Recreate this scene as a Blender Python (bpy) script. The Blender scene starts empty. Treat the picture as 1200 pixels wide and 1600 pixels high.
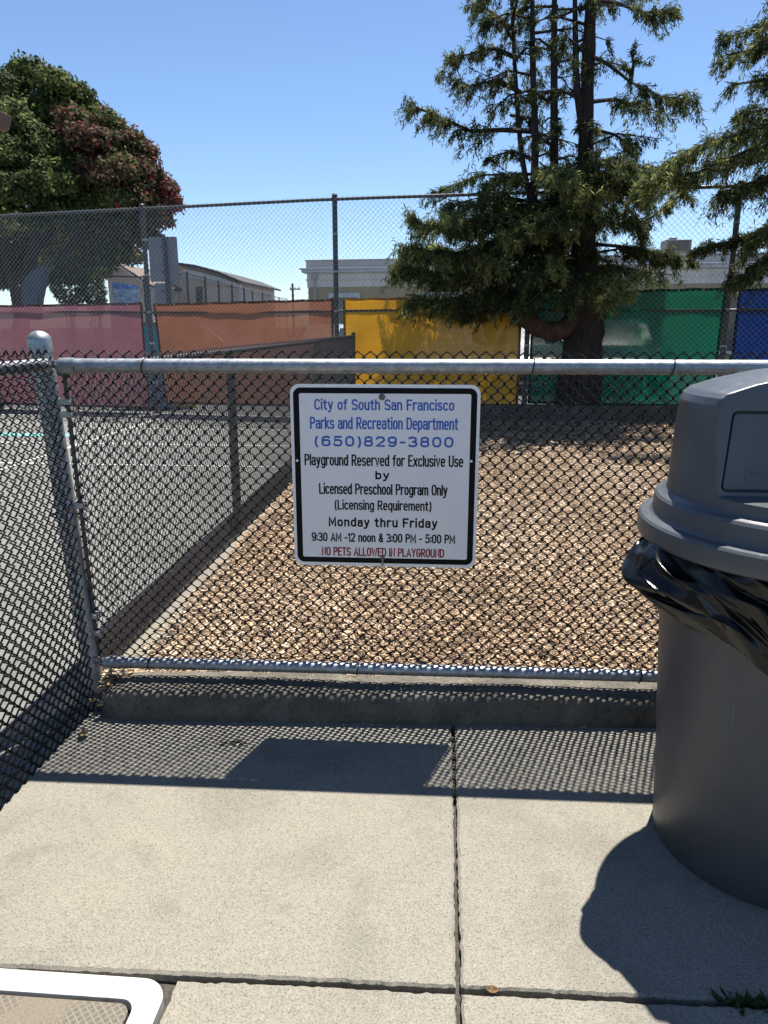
import bpy, bmesh, math, random
import numpy as np
from mathutils import Vector, Matrix

# ------------------------------------------------------------------ camera, sky, sun
sc = bpy.context.scene
CAM_H, F_PX, PITCH, YAW = 1.345, 1170.0, math.radians(13.9), math.radians(4.5)
cam_d = bpy.data.cameras.new('camera')
cam = bpy.data.objects.new('camera', cam_d)
sc.collection.objects.link(cam)
cam.location = (0, 0, CAM_H)
cam.rotation_euler = (math.pi/2 - PITCH, 0, YAW)
cam_d.sensor_fit = 'VERTICAL'
cam_d.sensor_height = 24.0
cam_d.lens = F_PX/1600*24.0
cam_d.clip_start = 0.02
cam_d.clip_end = 3000
sc.camera = cam

SUN_DIR = Vector((0.135, 0.385, 1.0)).normalized()          # towards the sun
SUN_EL = math.asin(SUN_DIR.z)
SUN_AZ = math.atan2(SUN_DIR.x, SUN_DIR.y)                  # clockwise from +y
world = bpy.data.worlds.new('World'); sc.world = world
world.use_nodes = True
wn, wl = world.node_tree.nodes, world.node_tree.links
wn.clear()
sky = wn.new('ShaderNodeTexSky'); sky.sky_type = 'NISHITA'; sky.sun_disc = False
sky.sun_elevation = SUN_EL; sky.sun_rotation = SUN_AZ
sky.altitude = 20; sky.air_density = 0.8; sky.dust_density = 0.15; sky.ozone_density = 3.2
bg = wn.new('ShaderNodeBackground'); bg.inputs['Strength'].default_value = 0.078
wo = wn.new('ShaderNodeOutputWorld')
hs_ = wn.new('ShaderNodeHueSaturation'); hs_.inputs['Saturation'].default_value = 1.04
wl.new(sky.outputs[0], hs_.inputs['Color']); wl.new(hs_.outputs[0], bg.inputs[0]); wl.new(bg.outputs[0], wo.inputs[0])
sun_d = bpy.data.lights.new('sun', 'SUN'); sun_d.energy = 5.0; sun_d.angle = math.radians(0.53)
sun_d.color = (1.0, 0.955, 0.88)
sun = bpy.data.objects.new('sun', sun_d); sc.collection.objects.link(sun)
sun.rotation_euler = (-SUN_DIR).to_track_quat('-Z', 'Y').to_euler()
sun.location = (6, 12, 30)
sc.view_settings.view_transform = 'Standard'; sc.view_settings.look = 'None'
sc.view_settings.exposure = 1.15; sc.view_settings.gamma = 1.0

# ------------------------------------------------------------------ helpers
rng = np.random.default_rng(7); random.seed(7)
COL = sc.collection

def _cam_basis():
    Fw = np.array([-math.sin(YAW)*math.cos(PITCH), math.cos(YAW)*math.cos(PITCH), -math.sin(PITCH)])
    R = np.array([math.cos(YAW), math.sin(YAW), 0.0]); return Fw, R, np.cross(R, Fw)
def at(u, v, y):
    """point of the place on the vertical plane y that the photograph shows at (u, v)"""
    Fw, R, U = _cam_basis()
    r = Fw + (u-600)/F_PX*R - (v-800)/F_PX*U
    return np.array([0, 0, CAM_H]) + r*(y/r[1])

def new_mesh(name, verts, faces, mats=None, smooth=False, attr=None):
    me = bpy.data.meshes.new(name)
    if isinstance(faces, np.ndarray):
        n, k = faces.shape
        verts = np.asarray(verts, dtype=np.float32)
        me.vertices.add(len(verts)); me.vertices.foreach_set('co', verts.ravel())
        me.loops.add(n*k); me.loops.foreach_set('vertex_index', faces.astype(np.int32).ravel())
        me.polygons.add(n)
        me.polygons.foreach_set('loop_start', np.arange(0, n*k, k, dtype=np.int32))
        me.polygons.foreach_set('loop_total', np.full(n, k, dtype=np.int32))
        me.update(calc_edges=True)
    else:
        me.from_pydata([tuple(v) for v in verts], [], [tuple(f) for f in faces]); me.update()
    if smooth: me.polygons.foreach_set('use_smooth', np.ones(len(me.polygons), dtype=bool))
    if attr is not None:
        a = me.attributes.new('rnd', 'FLOAT', 'FACE'); a.data.foreach_set('value', np.asarray(attr, dtype=np.float32))
    return me

def link(name, me, mat, parent=None, loc=None):
    o = bpy.data.objects.new(name, me); COL.objects.link(o)
    if mat is not None:
        for m in (mat if isinstance(mat, (list, tuple)) else [mat]): me.materials.append(m)
    if parent is not None: o.parent = parent
    if loc is not None: o.location = loc
    return o

def tag(o, label=None, cat=None, group=None, kind=None):
    if label: o['label'] = label
    if cat: o['category'] = cat
    if group: o['group'] = group
    if kind: o['kind'] = kind
    return o

def empty(name, label, cat, loc=(0, 0, 0), rz=0.0, group=None):
    o = bpy.data.objects.new(name, None); COL.objects.link(o)
    o.empty_display_size = 0.1; o.location = loc; o.rotation_euler = (0, 0, rz)
    return tag(o, label, cat, group)

class MB:
    """collects shapes that become one mesh object"""
    def __init__(s): s.v = []; s.f = []
    def add(s, vs, fs):
        b = len(s.v); s.v += [tuple(map(float, v)) for v in vs]; s.f += [tuple(b+i for i in f) for f in fs]; return s
    def box(s, c, size, rz=0.0, M=None):
        x, y, z = [k/2 for k in size]
        vs = [Vector((sx*x, sy*y, sz*z)) for sx in (-1, 1) for sy in (-1, 1) for sz in (-1, 1)]
        if M is None: M = Matrix.Rotation(rz, 3, 'Z')
        vs = [M @ v + Vector(c) for v in vs]
        return s.add(vs, [(0,1,3,2),(4,6,7,5),(0,4,5,1),(2,3,7,6),(0,2,6,4),(1,5,7,3)])
    def tube(s, pts, rad, sides=8, caps=True):
        pts = [Vector(p) for p in pts]; n = len(pts)
        rad = [rad]*n if not hasattr(rad, '__len__') else rad
        vs = []; up = None
        for i, p in enumerate(pts):
            t = (pts[min(i+1, n-1)] - pts[max(i-1, 0)]).normalized()
            if up is None:
                up = Vector((0, 0, 1)) if abs(t.z) < .9 else Vector((0, 1, 0))
            a = t.cross(up).normalized(); up = a.cross(t).normalized()
            for k in range(sides):
                th = 2*math.pi*k/sides
                vs.append(p + rad[i]*(math.cos(th)*a + math.sin(th)*up))
        fs = []
        for i in range(n-1):
            for k in range(sides):
                k2 = (k+1) % sides
                fs.append((i*sides+k, i*sides+k2, (i+1)*sides+k2, (i+1)*sides+k))
        if caps:
            fs.append(tuple(reversed(range(sides)))); fs.append(tuple((n-1)*sides+k for k in range(sides)))
        return s.add(vs, fs)
    def lathe(s, prof, c=(0, 0, 0), seg=32, M=None, caps=True):
        vs = []
        for r, z in prof:
            for k in range(seg):
                th = 2*math.pi*k/seg; v = Vector((r*math.cos(th), r*math.sin(th), z))
                if M is not None: v = M @ v
                vs.append(v + Vector(c))
        fs = []
        for i in range(len(prof)-1):
            for k in range(seg):
                k2 = (k+1) % seg; fs.append((i*seg+k, i*seg+k2, (i+1)*seg+k2, (i+1)*seg+k))
        if caps:
            fs.append(tuple(reversed(range(seg)))); fs.append(tuple((len(prof)-1)*seg+k for k in range(seg)))
        return s.add(vs, fs)
    def prism(s, poly, y0, y1, axis='y'):
        """polygon in (x, z) extruded along y (or (x, y) along z)"""
        n = len(poly)
        if axis == 'y':
            vs = [(p[0], y0, p[1]) for p in poly] + [(p[0], y1, p[1]) for p in poly]
        else:
            vs = [(p[0], p[1], y0) for p in poly] + [(p[0], p[1], y1) for p in poly]
        fs = [tuple(range(n)), tuple(reversed(range(n, 2*n)))]
        fs += [(i, n+i, n+(i+1) % n, (i+1) % n) for i in range(n)]
        return s.add(vs, fs)
    def build(s, name, mat, parent=None, smooth=False, bevel=0.0, seg=2, loc=None, angle=35):
        me = new_mesh(name, s.v, s.f)
        bm = bmesh.new(); bm.from_mesh(me); bmesh.ops.recalc_face_normals(bm, faces=bm.faces)
        if bevel > 0:
            ed = [e for e in bm.edges if len(e.link_faces) == 2 and e.calc_face_angle(0) > math.radians(30)]
            bmesh.ops.bevel(bm, geom=ed, offset=bevel, segments=seg, affect='EDGES', profile=.5)
        if smooth:
            for f in bm.faces: f.smooth = True
            for e in bm.edges:
                if len(e.link_faces) == 2 and e.calc_face_angle(0) > math.radians(angle): e.smooth = False
        bm.to_mesh(me); bm.free()
        return link(name, me, mat, parent, loc)

def evaluated_mesh(o):
    dg = bpy.context.evaluated_depsgraph_get(); dg.update()
    return bpy.data.meshes.new_from_object(o.evaluated_get(dg), depsgraph=dg)

def rrect(w, h, r, n=6):
    out = []
    for cx, cy, a0 in ((w/2-r, h/2-r, 0), (-w/2+r, h/2-r, 90), (-w/2+r, -h/2+r, 180), (w/2-r, -h/2+r, 270)):
        for i in range(n+1):
            a = math.radians(a0+90*i/n); out.append((cx+r*math.cos(a), cy+r*math.sin(a)))
    return out

def se(cx, cy, rx, ry, a0=0, a1=360, n=None, p=.78):
    """arc of a squarish ellipse, the bowl shape of sign lettering"""
    n = n or max(4, int(abs(a1-a0)/15)); out = []
    for i in range(n+1):
        a = math.radians(a0+(a1-a0)*i/n); c, q = math.cos(a), math.sin(a)
        out.append((cx+rx*math.copysign(abs(c)**p, c), cy+ry*math.copysign(abs(q)**p, q)))
    return out
_bowl = se(.2, .36, .2, .36); _arch = [(0, .40)]+se(.19, .44, .19, .28, 180, 0)+[(.38, 0)]
GLYPH = {
 'A': (.54, [[(0, 0), (.27, 1), (.54, 0)], [(.09, .30), (.45, .30)]]), 'C': (.48, [se(.25, .5, .25, .5, 38, 322)]),
 'D': (.50, [[(0, 0), (0, 1), (.2, 1)]+se(.2, .5, .3, .5, 90, -90)+[(0, 0)]]), 'E': (.42, [[(.42, 1), (0, 1), (0, 0), (.42, 0)], [(0, .52), (.34, .52)]]),
 'F': (.42, [[(.42, 1), (0, 1), (0, 0)], [(0, .52), (.34, .52)]]), 'G': (.50, [se(.25, .5, .25, .5, 38, 345)+[(.5, .46), (.28, .46)]]), 'I': (0, [[(0, 0), (0, 1)]]),
 'L': (.40, [[(0, 1), (0, 0), (.40, 0)]]), 'M': (.60, [[(0, 0), (0, 1), (.3, .25), (.6, 1), (.6, 0)]]), 'N': (.48, [[(0, 0), (0, 1), (.48, 0), (.48, 1)]]),
 'O': (.5, [se(.25, .5, .25, .5)]), 'P': (.46, [[(0, 0), (0, 1), (.22, 1)]+se(.22, .74, .24, .26, 90, -90)+[(0, .48)]]),
 'R': (.48, [[(0, 0), (0, 1), (.22, 1)]+se(.22, .74, .24, .26, 90, -90)+[(0, .48)], [(.22, .48), (.48, 0)]]),
 'S': (.48, [se(.24, .75, .235, .25, 25, 265)+se(.24, .245, .24, .245, 85, -155)]), 'T': (.46, [[(0, 1), (.46, 1)], [(.23, 1), (.23, 0)]]),
 'U': (.48, [[(0, 1), (0, .3)]+se(.24, .28, .24, .28, 180, 360)+[(.48, 1)]]), 'W': (.72, [[(0, 1), (.18, 0), (.36, .85), (.54, 0), (.72, 1)]]), 'Y': (.5, [[(0, 1), (.25, .45), (.5, 1)], [(.25, .45), (.25, 0)]]),
 'a': (.38, [se(.19, .50, .19, .22, 155, 0)+[(.38, 0)], [(.38, .42), (.2, .42)]+se(.19, .21, .19, .21, 90, 270)+[(.28, .02), (.38, .12)]]), 'b': (.4, [[(0, 1), (0, 0)], _bowl]),
 'c': (.38, [se(.2, .36, .2, .36, 42, 318)]), 'd': (.4, [[(.4, 1), (.4, 0)], _bowl]), 'e': (.4, [[(.02, .37), (.39, .37)]+se(.2, .36, .2, .36, 5, 312)]),
 'f': (.26, [[(.1, 0), (.1, .8)]+se(.26, .8, .16, .2, 180, 85), [(-.02, .71), (.25, .71)]]), 'g': (.4, [_bowl, [(.4, .72), (.4, -.08)]+se(.2, -.08, .2, .19, 0, -150)]),
 'h': (.38, [[(0, 0), (0, 1)], _arch]), 'i': (0, [[(0, 0), (0, .72)], [(0, .99), (0, 1.05)]]), 'k': (.38, [[(0, 0), (0, 1)], [(.35, .72), (0, .27)], [(.12, .42), (.38, 0)]]), 'l': (0, [[(0, 0), (0, 1)]]),
 'm': (.68, [[(0, 0), (0, .72)], [(0, .40)]+se(.17, .44, .17, .28, 180, 0)+[(.34, 0)], [(.34, .40)]+se(.51, .44, .17, .28, 180, 0)+[(.68, 0)]]), 'n': (.38, [[(0, 0), (0, .72)], _arch]), 'o': (.4, [_bowl]),
 'p': (.4, [[(0, .72), (0, -.27)], _bowl]), 'q': (.4, [_bowl, [(.4, .72), (.4, -.27)]]), 'B': (.46, [[(0, 0), (0, 1), (.2, 1)]+se(.2, .76, .22, .24, 90, -90)+[(0, .52)], [(.2, .52)]+se(.2, .26, .26, .26, 90, -90)+[(0, 0)]]), 'r': (.27, [[(0, 0), (0, .72)], [(0, .40)]+se(.2, .42, .2, .30, 180, 65)]), 's': (.36, [se(.18, .54, .175, .18, 25, 265)+se(.18, .18, .18, .18, 85, -155)]),
 't': (.27, [[(.11, .95), (.11, .18)]+se(.25, .17, .14, .17, 180, 275), [(-.02, .71), (.26, .71)]]), 'u': (.38, [[(0, .72), (0, .27)]+se(.19, .28, .19, .28, 180, 360)+[(.38, .30)], [(.38, .72), (.38, 0)]]),
 'v': (.4, [[(0, .72), (.2, 0), (.4, .72)]]), 'x': (.4, [[(0, .72), (.4, 0)], [(0, 0), (.4, .72)]]), 'y': (.4, [[(0, .72), (.2, .03)], [(.4, .72), (.17, -.14), (.10, -.25), (-.02, -.26)]]),
 '0': (.46, [se(.23, .5, .23, .5)]), '1': (.16, [[(0, .80), (.16, 1), (.16, 0)]]), '2': (.46, [se(.23, .72, .23, .28, 165, -25)+[(0, 0), (.46, 0)]]),
 '3': (.46, [se(.21, .75, .22, .25, 150, -85)+se(.22, .255, .24, .255, 85, -150)]), '5': (.46, [[(.42, 1), (.06, 1), (.03, .52)]+se(.21, .32, .25, .32, 125, -150)]),
 '6': (.46, [se(.23, .31, .23, .31), se(.25, .5, .25, .5, 50, 180)+[(0, .31)]]), '8': (.46, [se(.23, .76, .20, .24), se(.23, .27, .23, .27)]),
 '9': (.46, [se(.23, .69, .23, .31), se(.21, .5, .25, .5, -130, 0)+[(.46, .69)]]), '(': (.14, [se(.22, .42, .22, .68, 125, 235, p=1)]), ')': (.14, [se(-.08, .42, .22, .68, 55, -55, p=1)]),
 '-': (.24, [[(0, .42), (.24, .42)]]), ':': (0, [[(0, .12), (0, .19)], [(0, .60), (0, .67)]]),
 '&': (.48, [[(.46, 0), (.10, .68)]+se(.23, .80, .13, .20, 190, -40)+[(.05, .36)]+se(.2, .2, .2, .2, 150, 300)+[(.46, .42)]]),
}
def text_mesh(body, width, cap, stroke, gap=.24, space=.40):
    """sign lettering as flat strokes in the x-z plane, centred on x, baseline z=0, facing -y"""
    x, items = 0.0, []
    for ch in body:
        if ch == ' ': x += space; continue
        w, st = GLYPH[ch]; items.append((x, st)); x += w+gap
    tot = max(.3, x-gap); kx = (width-stroke)/tot; kz = cap-stroke
    V, Fc = [], []
    for k, (x0, strokes) in enumerate(items):
        for q, path in enumerate(strokes):
            P = [Vector(((x0+px)*kx - (width-stroke)/2, stroke/2+pz*kz)) for px, pz in path]
            P = [p for i, p in enumerate(P) if i == 0 or (p-P[i-1]).length > 1e-6]
            closed = (P[0]-P[-1]).length < 1e-5
            if closed: P = P[:-1]
            else:
                d0, d1 = (P[0]-P[1]).normalized(), (P[-1]-P[-2]).normalized()
                P[0] = P[0]+d0*stroke*.45; P[-1] = P[-1]+d1*stroke*.45
            n = len(P); b = len(V)
            for i in range(n):
                if closed: a_, c_ = P[i-1], P[(i+1) % n]
                else: a_, c_ = P[max(0, i-1)], P[min(n-1, i+1)]
                t0 = (P[i]-a_); t1 = (c_-P[i])
                t0 = t0.normalized() if t0.length > 0 else t1.normalized(); t1 = t1.normalized() if t1.length > 0 else t0
                n0, n1 = Vector((-t0.y, t0.x)), Vector((-t1.y, t1.x)); m_ = (n0+n1)
                m_ = m_.normalized() if m_.length > 1e-4 else n0
                L_ = stroke/2/max(.45, m_.dot(n0))
                for s_ in (1, -1): V.append((P[i].x+m_.x*L_*s_, -.00006*(q+1)-.00001*(k % 2), P[i].y+m_.y*L_*s_))
            for i in range(n if closed else n-1):
                j = (i+1) % n; Fc.append((b+2*i, b+2*j, b+2*j+1, b+2*i+1))
    me = new_mesh('lettering', V, Fc)
    return me

# ------------------------------------------------------------------ materials
def mat(name):
    m = bpy.data.materials.new(name); m.use_nodes = True
    nt = m.node_tree; nt.nodes.clear()
    out = nt.nodes.new('ShaderNodeOutputMaterial')
    return m, nt, out
def node(nt, t, **kw):
    n = nt.nodes.new('ShaderNode'+t)
    for k, v in kw.items():
        if k.startswith('_'): setattr(n, k[1:], v)
        else:
            key = int(k[1:]) if k[0] == 'i' and k[1:].isdigit() else k.replace('__', ' ')
            n.inputs[key].default_value = v
    return n
def coords(nt, scale=(1, 1, 1), obj=False):
    if obj:
        g = nt.nodes.new('ShaderNodeTexCoord'); o = g.outputs['Object']
    else:
        g = nt.nodes.new('ShaderNodeNewGeometry'); o = g.outputs['Position']
    mp = nt.nodes.new('ShaderNodeMapping'); mp.inputs['Scale'].default_value = scale
    nt.links.new(o, mp.inputs[0]); return mp.outputs[0]
def noise(nt, vec, scale, detail=4, rough=.55, dist=0.0):
    n = node(nt, 'TexNoise', Scale=scale, Detail=detail, Roughness=rough, Distortion=dist)
    nt.links.new(vec, n.inputs['Vector']); return n.outputs['Fac']
def ramp(nt, fac, stops):
    r = nt.nodes.new('ShaderNodeValToRGB'); cr = r.color_ramp
    while len(cr.elements) < len(stops): cr.elements.new(.5)
    for e, (p, c) in zip(cr.elements, stops):
        e.position = p; e.color = (*c, 1) if hasattr(c, '__len__') else (c, c, c, 1)
    nt.links.new(fac, r.inputs[0]); return r.outputs[0]
def mix(nt, fac, a, b, blend='MIX'):
    m = nt.nodes.new('ShaderNodeMix'); m.data_type = 'RGBA'; m.blend_type = blend
    for s, v in ((m.inputs[0], fac), (m.inputs[6], a), (m.inputs[7], b)):
        if isinstance(v, (int, float)): s.default_value = v
        elif hasattr(v, '__len__'): s.default_value = (*v, 1)
        else: nt.links.new(v, s)
    return m.outputs[2]
def bump(nt, h, strength=.3, dist=.002):
    b = node(nt, 'Bump', Strength=strength, Distance=dist); nt.links.new(h, b.inputs['Height']); return b.outputs[0]
def principled(nt, out, col, rough=.6, metal=0.0, normal=None, spec=None, coat=0.0):
    p = nt.nodes.new('ShaderNodeBsdfPrincipled')
    for key, v in (('Base Color', col), ('Roughness', rough), ('Metallic', metal)):
        if isinstance(v, (int, float)): p.inputs[key].default_value = v
        elif hasattr(v, '__len__'): p.inputs[key].default_value = (*v, 1)
        else: nt.links.new(v, p.inputs[key])
    if spec is not None: p.inputs['Specular IOR Level'].default_value = spec
    if coat: p.inputs['Coat Weight'].default_value = coat
    if normal is not None: nt.links.new(normal, p.inputs['Normal'])
    nt.links.new(p.outputs[0], out.inputs[0]); return p

def m_plain(name, col, rough=.6, metal=0.0, var=.12, scale=30, bs=.15, bd=.001, spec=None, coat=0.0, obj=False):
    m, nt, out = mat(name); v = coords(nt, obj=obj)
    n = noise(nt, v, scale, 5)
    lo = tuple(max(0, c*(1-var)) for c in col); hi = tuple(min(1, c*(1+var)) for c in col)
    c = ramp(nt, n, [(.3, lo), (.7, hi)])
    r = ramp(nt, noise(nt, v, scale*.37, 3), [(.3, max(0, rough-.08)), (.7, min(1, rough+.08))])
    principled(nt, out, c, r, metal, bump(nt, n, bs, bd), spec, coat); return m

def m_concrete(name, base, grit=1.0, stain=.25, dark=(.09, .085, .075)):
    m, nt, out = mat(name); v = coords(nt)
    fine = noise(nt, v, 230, 4, .75); mid = noise(nt, v, 70, 4, .65); big = noise(nt, v, 2.2, 6, .62, .4); med = noise(nt, v, 9, 5, .6)
    b = np.array(base)
    c = ramp(nt, big, [(.27, tuple(b*[.72, .71, .68])), (.5, tuple(b)), (.75, tuple(np.minimum(1, b*[1.12, 1.10, 1.03])))])
    c = mix(nt, .85, c, ramp(nt, fine, [(.30, max(0, 1-.45*grit)), (.44, 1-.10*grit), (.58, 1.0), (.74, 1+.16*grit)]), 'MULTIPLY')
    c = mix(nt, .8, c, ramp(nt, mid, [(.26, .72), (.42, .97), (.7, 1.04)]), 'MULTIPLY')
    s = ramp(nt, med, [(.56, 0.0), (.78, 1.0)])
    sm = nt.nodes.new('ShaderNodeMath'); sm.operation = 'MULTIPLY'; sm.inputs[1].default_value = stain
    nt.links.new(s, sm.inputs[0])
    c = mix(nt, sm.outputs[0], c, tuple(b*.55))
    vg = node(nt, 'TexVoronoi', Scale=3.1); nt.links.new(v, vg.inputs['Vector'])
    gum = ramp(nt, vg.outputs['Distance'], [(.030, .62), (.045, 1.0)]); c = mix(nt, .7, c, gum, 'MULTIPLY')
    ck = node(nt, 'TexVoronoi', Scale=1.15); ck.feature = 'DISTANCE_TO_EDGE'
    wv = nt.nodes.new('ShaderNodeMix'); wv.data_type = 'VECTOR'; wv.inputs[0].default_value = .09
    wn_ = node(nt, 'TexNoise', Scale=9.0, Detail=5.0); nt.links.new(v, wn_.inputs['Vector']); nt.links.new(v, wv.inputs[4]); nt.links.new(wn_.outputs['Color'], wv.inputs[5]); nt.links.new(wv.outputs[1], ck.inputs['Vector'])
    cm = ramp(nt, ck.outputs['Distance'], [(.0012, .55), (.003, 1.0)]); cg = ramp(nt, noise(nt, v, 1.1, 3), [(.56, 0.0), (.62, .6)])
    c = mix(nt, cg, c, mix(nt, 1.0, c, cm, 'MULTIPLY'))
    h = mix(nt, .5, fine, mid)
    principled(nt, out, c, .92, 0, bump(nt, h, .55, .0025), .25); return m

M = {}
M['concrete'] = m_concrete('pavement concrete', (.240, .222, .184), 2.4, .5)
M['strip'] = m_concrete('mow strip concrete', (.20, .18, .15), 1.0, .3)
def m_kerb():
    m, nt, out = mat('stained kerb concrete'); v = coords(nt)
    big = noise(nt, v, 5, 6, .65, .5); fine = noise(nt, v, 260, 3, .7); mid = noise(nt, v, 45, 5, .65)
    c = ramp(nt, big, [(.3, (.075, .068, .056)), (.55, (.135, .122, .10)), (.75, (.20, .18, .15))])
    c = mix(nt, .9, c, ramp(nt, fine, [(.32, .45), (.5, 1.0), (.75, 1.15)]), 'MULTIPLY')
    pit = node(nt, 'TexVoronoi', Scale=70.0); nt.links.new(v, pit.inputs['Vector'])
    pm = ramp(nt, pit.outputs['Distance'], [(.12, .25), (.22, 1.0)])
    c = mix(nt, .7, c, pm, 'MULTIPLY')
    c = mix(nt, .8, c, ramp(nt, mid, [(.3, .5), (.5, 1.0)]), 'MULTIPLY')
    principled(nt, out, c, .93, 0, bump(nt, mix(nt, .5, fine, mid), .7, .004), .2); return m
M['kerb'] = m_kerb()
def m_galv(name='galvanised steel', base=(.31, .33, .35), rough=.46, metal=.7):
    m, nt, out = mat(name); v = coords(nt)
    vo = node(nt, 'TexVoronoi', Scale=260.0); nt.links.new(v, vo.inputs['Vector'])
    n = noise(nt, v, 35, 5); b = np.array(base)
    c = ramp(nt, n, [(.3, tuple(b*.72)), (.7, tuple(b*1.2))])
    c = mix(nt, .25, c, vo.outputs['Color'], 'OVERLAY')
    dirt = noise(nt, v, 130, 4, .7)
    c = mix(nt, .7, c, ramp(nt, dirt, [(.28, .5), (.42, 1.0)]), 'MULTIPLY')
    r = ramp(nt, noise(nt, v, 60, 4), [(.3, rough-.1), (.7, rough+.14)])
    principled(nt, out, c, r, metal, bump(nt, n, .15, .001)); return m
M['galv'] = m_galv()
M['galv_dull'] = m_galv('backlit galvanised steel', (.075, .076, .075), .5, .45)  # base colour darkened to carry the backlit look of the tall posts
M['galv_wire'] = m_galv('galvanised wire', (.42, .43, .42), .5, .6)
M['vinyl'] = m_plain('black vinyl wire', (.005, .005, .0055), .45, 0, .3, 60, .1, spec=.22)
M['vinyl_glint'] = m_plain('glint grey vinyl wire', (.085, .085, .084), .45, 0, .3, 60, .1, spec=.5)  # black vinyl lifted to grey, sun glints put into the base colour
M['tie'] = m_plain('black tie wire', (.012, .012, .013), .4, 0, .2, 60)
M['asphalt'] = m_concrete('court asphalt', (.165, .165, .157), 1.2, .25)
M['road'] = m_concrete('car park asphalt', (.07, .07, .07), 1.0, .3)
M['line'] = m_plain('court white paint', (.40, .40, .38), .8, 0, .15, 18)
M['teal_line'] = m_plain('court teal paint', (.12, .36, .34), .8, 0, .15, 18)
def m_frame():
    m, nt, out = mat('white cover frame'); v = coords(nt)
    n = noise(nt, v, 14, 6, .7); f = noise(nt, v, 190, 3, .7); sc_ = noise(nt, coords(nt, (1, 9, 1)), 22, 4, .7)
    c = ramp(nt, n, [(.32, (.31, .30, .275)), (.46, (.47, .46, .44)), (.7, (.50, .49, .47))])
    c = mix(nt, .8, c, ramp(nt, f, [(.27, .62), (.36, 1.0)]), 'MULTIPLY'); c = mix(nt, .7, c, ramp(nt, sc_, [(.25, .6), (.33, 1.0)]), 'MULTIPLY')
    principled(nt, out, c, .6, 0, bump(nt, n, .2, .002), .3); return m
M['white_paint'] = m_frame()
M['dirt'] = m_plain('joint dirt', (.045, .038, .030), .95, 0, .5, 90, .8, .004)
M['soil'] = m_plain('soil under chips', (.10, .070, .045), .95, 0, .5, 60, .8, .01)

def m_timber():
    m, nt, out = mat('weathered timber'); v = coords(nt, (60, 1.5, 60))
    n = noise(nt, v, 2.2, 6, .7, .6); n2 = noise(nt, coords(nt), 6, 4)
    c = ramp(nt, n, [(.25, (.08, .058, .053)), (.5, (.18, .14, .127)), (.75, (.29, .235, .215))])
    c = mix(nt, .6, c, ramp(nt, n2, [(.3, .65), (.7, 1.1)]), 'MULTIPLY')
    principled(nt, out, c, .85, 0, bump(nt, n, .6, .004), .2); return m
M['timber'] = m_timber()
def m_chips():
    m, nt, out = mat('wood chips')
    a = nt.nodes.new('ShaderNodeAttribute'); a.attribute_name = 'rnd'
    c = ramp(nt, a.outputs['Fac'], [(0, (.10, .062, .04)), (.13, (.24, .158, .10)), (.40, (.39, .268, .168)), (.70, (.50, .368, .245)), (.9, (.60, .49, .365)), (1, (.66, .58, .46))])
    v = coords(nt); n = noise(nt, v, 220, 3, .6)
    c = mix(nt, .6, c, ramp(nt, n, [(.3, .7), (.6, 1.08)]), 'MULTIPLY')
    principled(nt, out, c, .85, 0, None, .2); return m
M['chips'] = m_chips()
def m_bark(name, a, b):
    m, nt, out = mat(name); v = coords(nt, (9, 9, 2.4))
    n = noise(nt, v, 2.2, 6, .7, .8); f = noise(nt, coords(nt), 40, 4)
    c = ramp(nt, n, [(.3, a), (.65, b)])
    c = mix(nt, .5, c, ramp(nt, f, [(.3, .6), (.7, 1.15)]), 'MULTIPLY')
    principled(nt, out, c, .95, 0, bump(nt, n, 1.0, .03), .15); return m
M['bark'] = m_bark('conifer bark', (.020, .017, .016), (.085, .068, .060))
M['bark_red'] = m_bark('red brown limb bark', (.04, .024, .019), (.15, .09, .07))
def m_leaf(name, stops, trans=.3, rough=.75):
    m, nt, out = mat(name)
    a = nt.nodes.new('ShaderNodeAttribute'); a.attribute_name = 'rnd'
    c = ramp(nt, a.outputs['Fac'], stops)
    p = nt.nodes.new('ShaderNodeBsdfPrincipled'); p.inputs['Roughness'].default_value = rough
    p.inputs['Specular IOR Level'].default_value = .14
    t = nt.nodes.new('ShaderNodeBsdfTranslucent')
    nt.links.new(c, p.inputs['Base Color']); nt.links.new(c, t.inputs['Color'])
    mx = nt.nodes.new('ShaderNodeMixShader'); mx.inputs[0].default_value = trans
    nt.links.new(p.outputs[0], mx.inputs[1]); nt.links.new(t.outputs[0], mx.inputs[2]); nt.links.new(mx.outputs[0], out.inputs[0])
    return m
M['needles'] = m_leaf('conifer needles', [(0, (.016, .021, .011)), (.36, (.055, .068, .026)), (.66, (.150, .178, .060)), (1, (.42, .42, .15))], .5)
M['leaf_green'] = m_leaf('broad leaves', [(0, (.018, .028, .010)), (.5, (.068, .092, .028)), (.85, (.18, .21, .06)), (1, (.28, .30, .10))], .3)
M['leaf_red'] = m_leaf('reddish leaves', [(0, (.05, .028, .020)), (.45, (.16, .082, .056)), (.78, (.25, .10, .07)), (1, (.48, .03, .035))], .3)
M['leaf_shrub'] = m_leaf('pale shrub leaves', [(0, (.02, .028, .010)), (.6, (.06, .075, .024)), (1, (.17, .18, .06))], .3)
M['leaf_dry'] = m_leaf('dry leaf', [(0, (.13, .075, .03)), (1, (.36, .27, .15))], .2)
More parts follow.
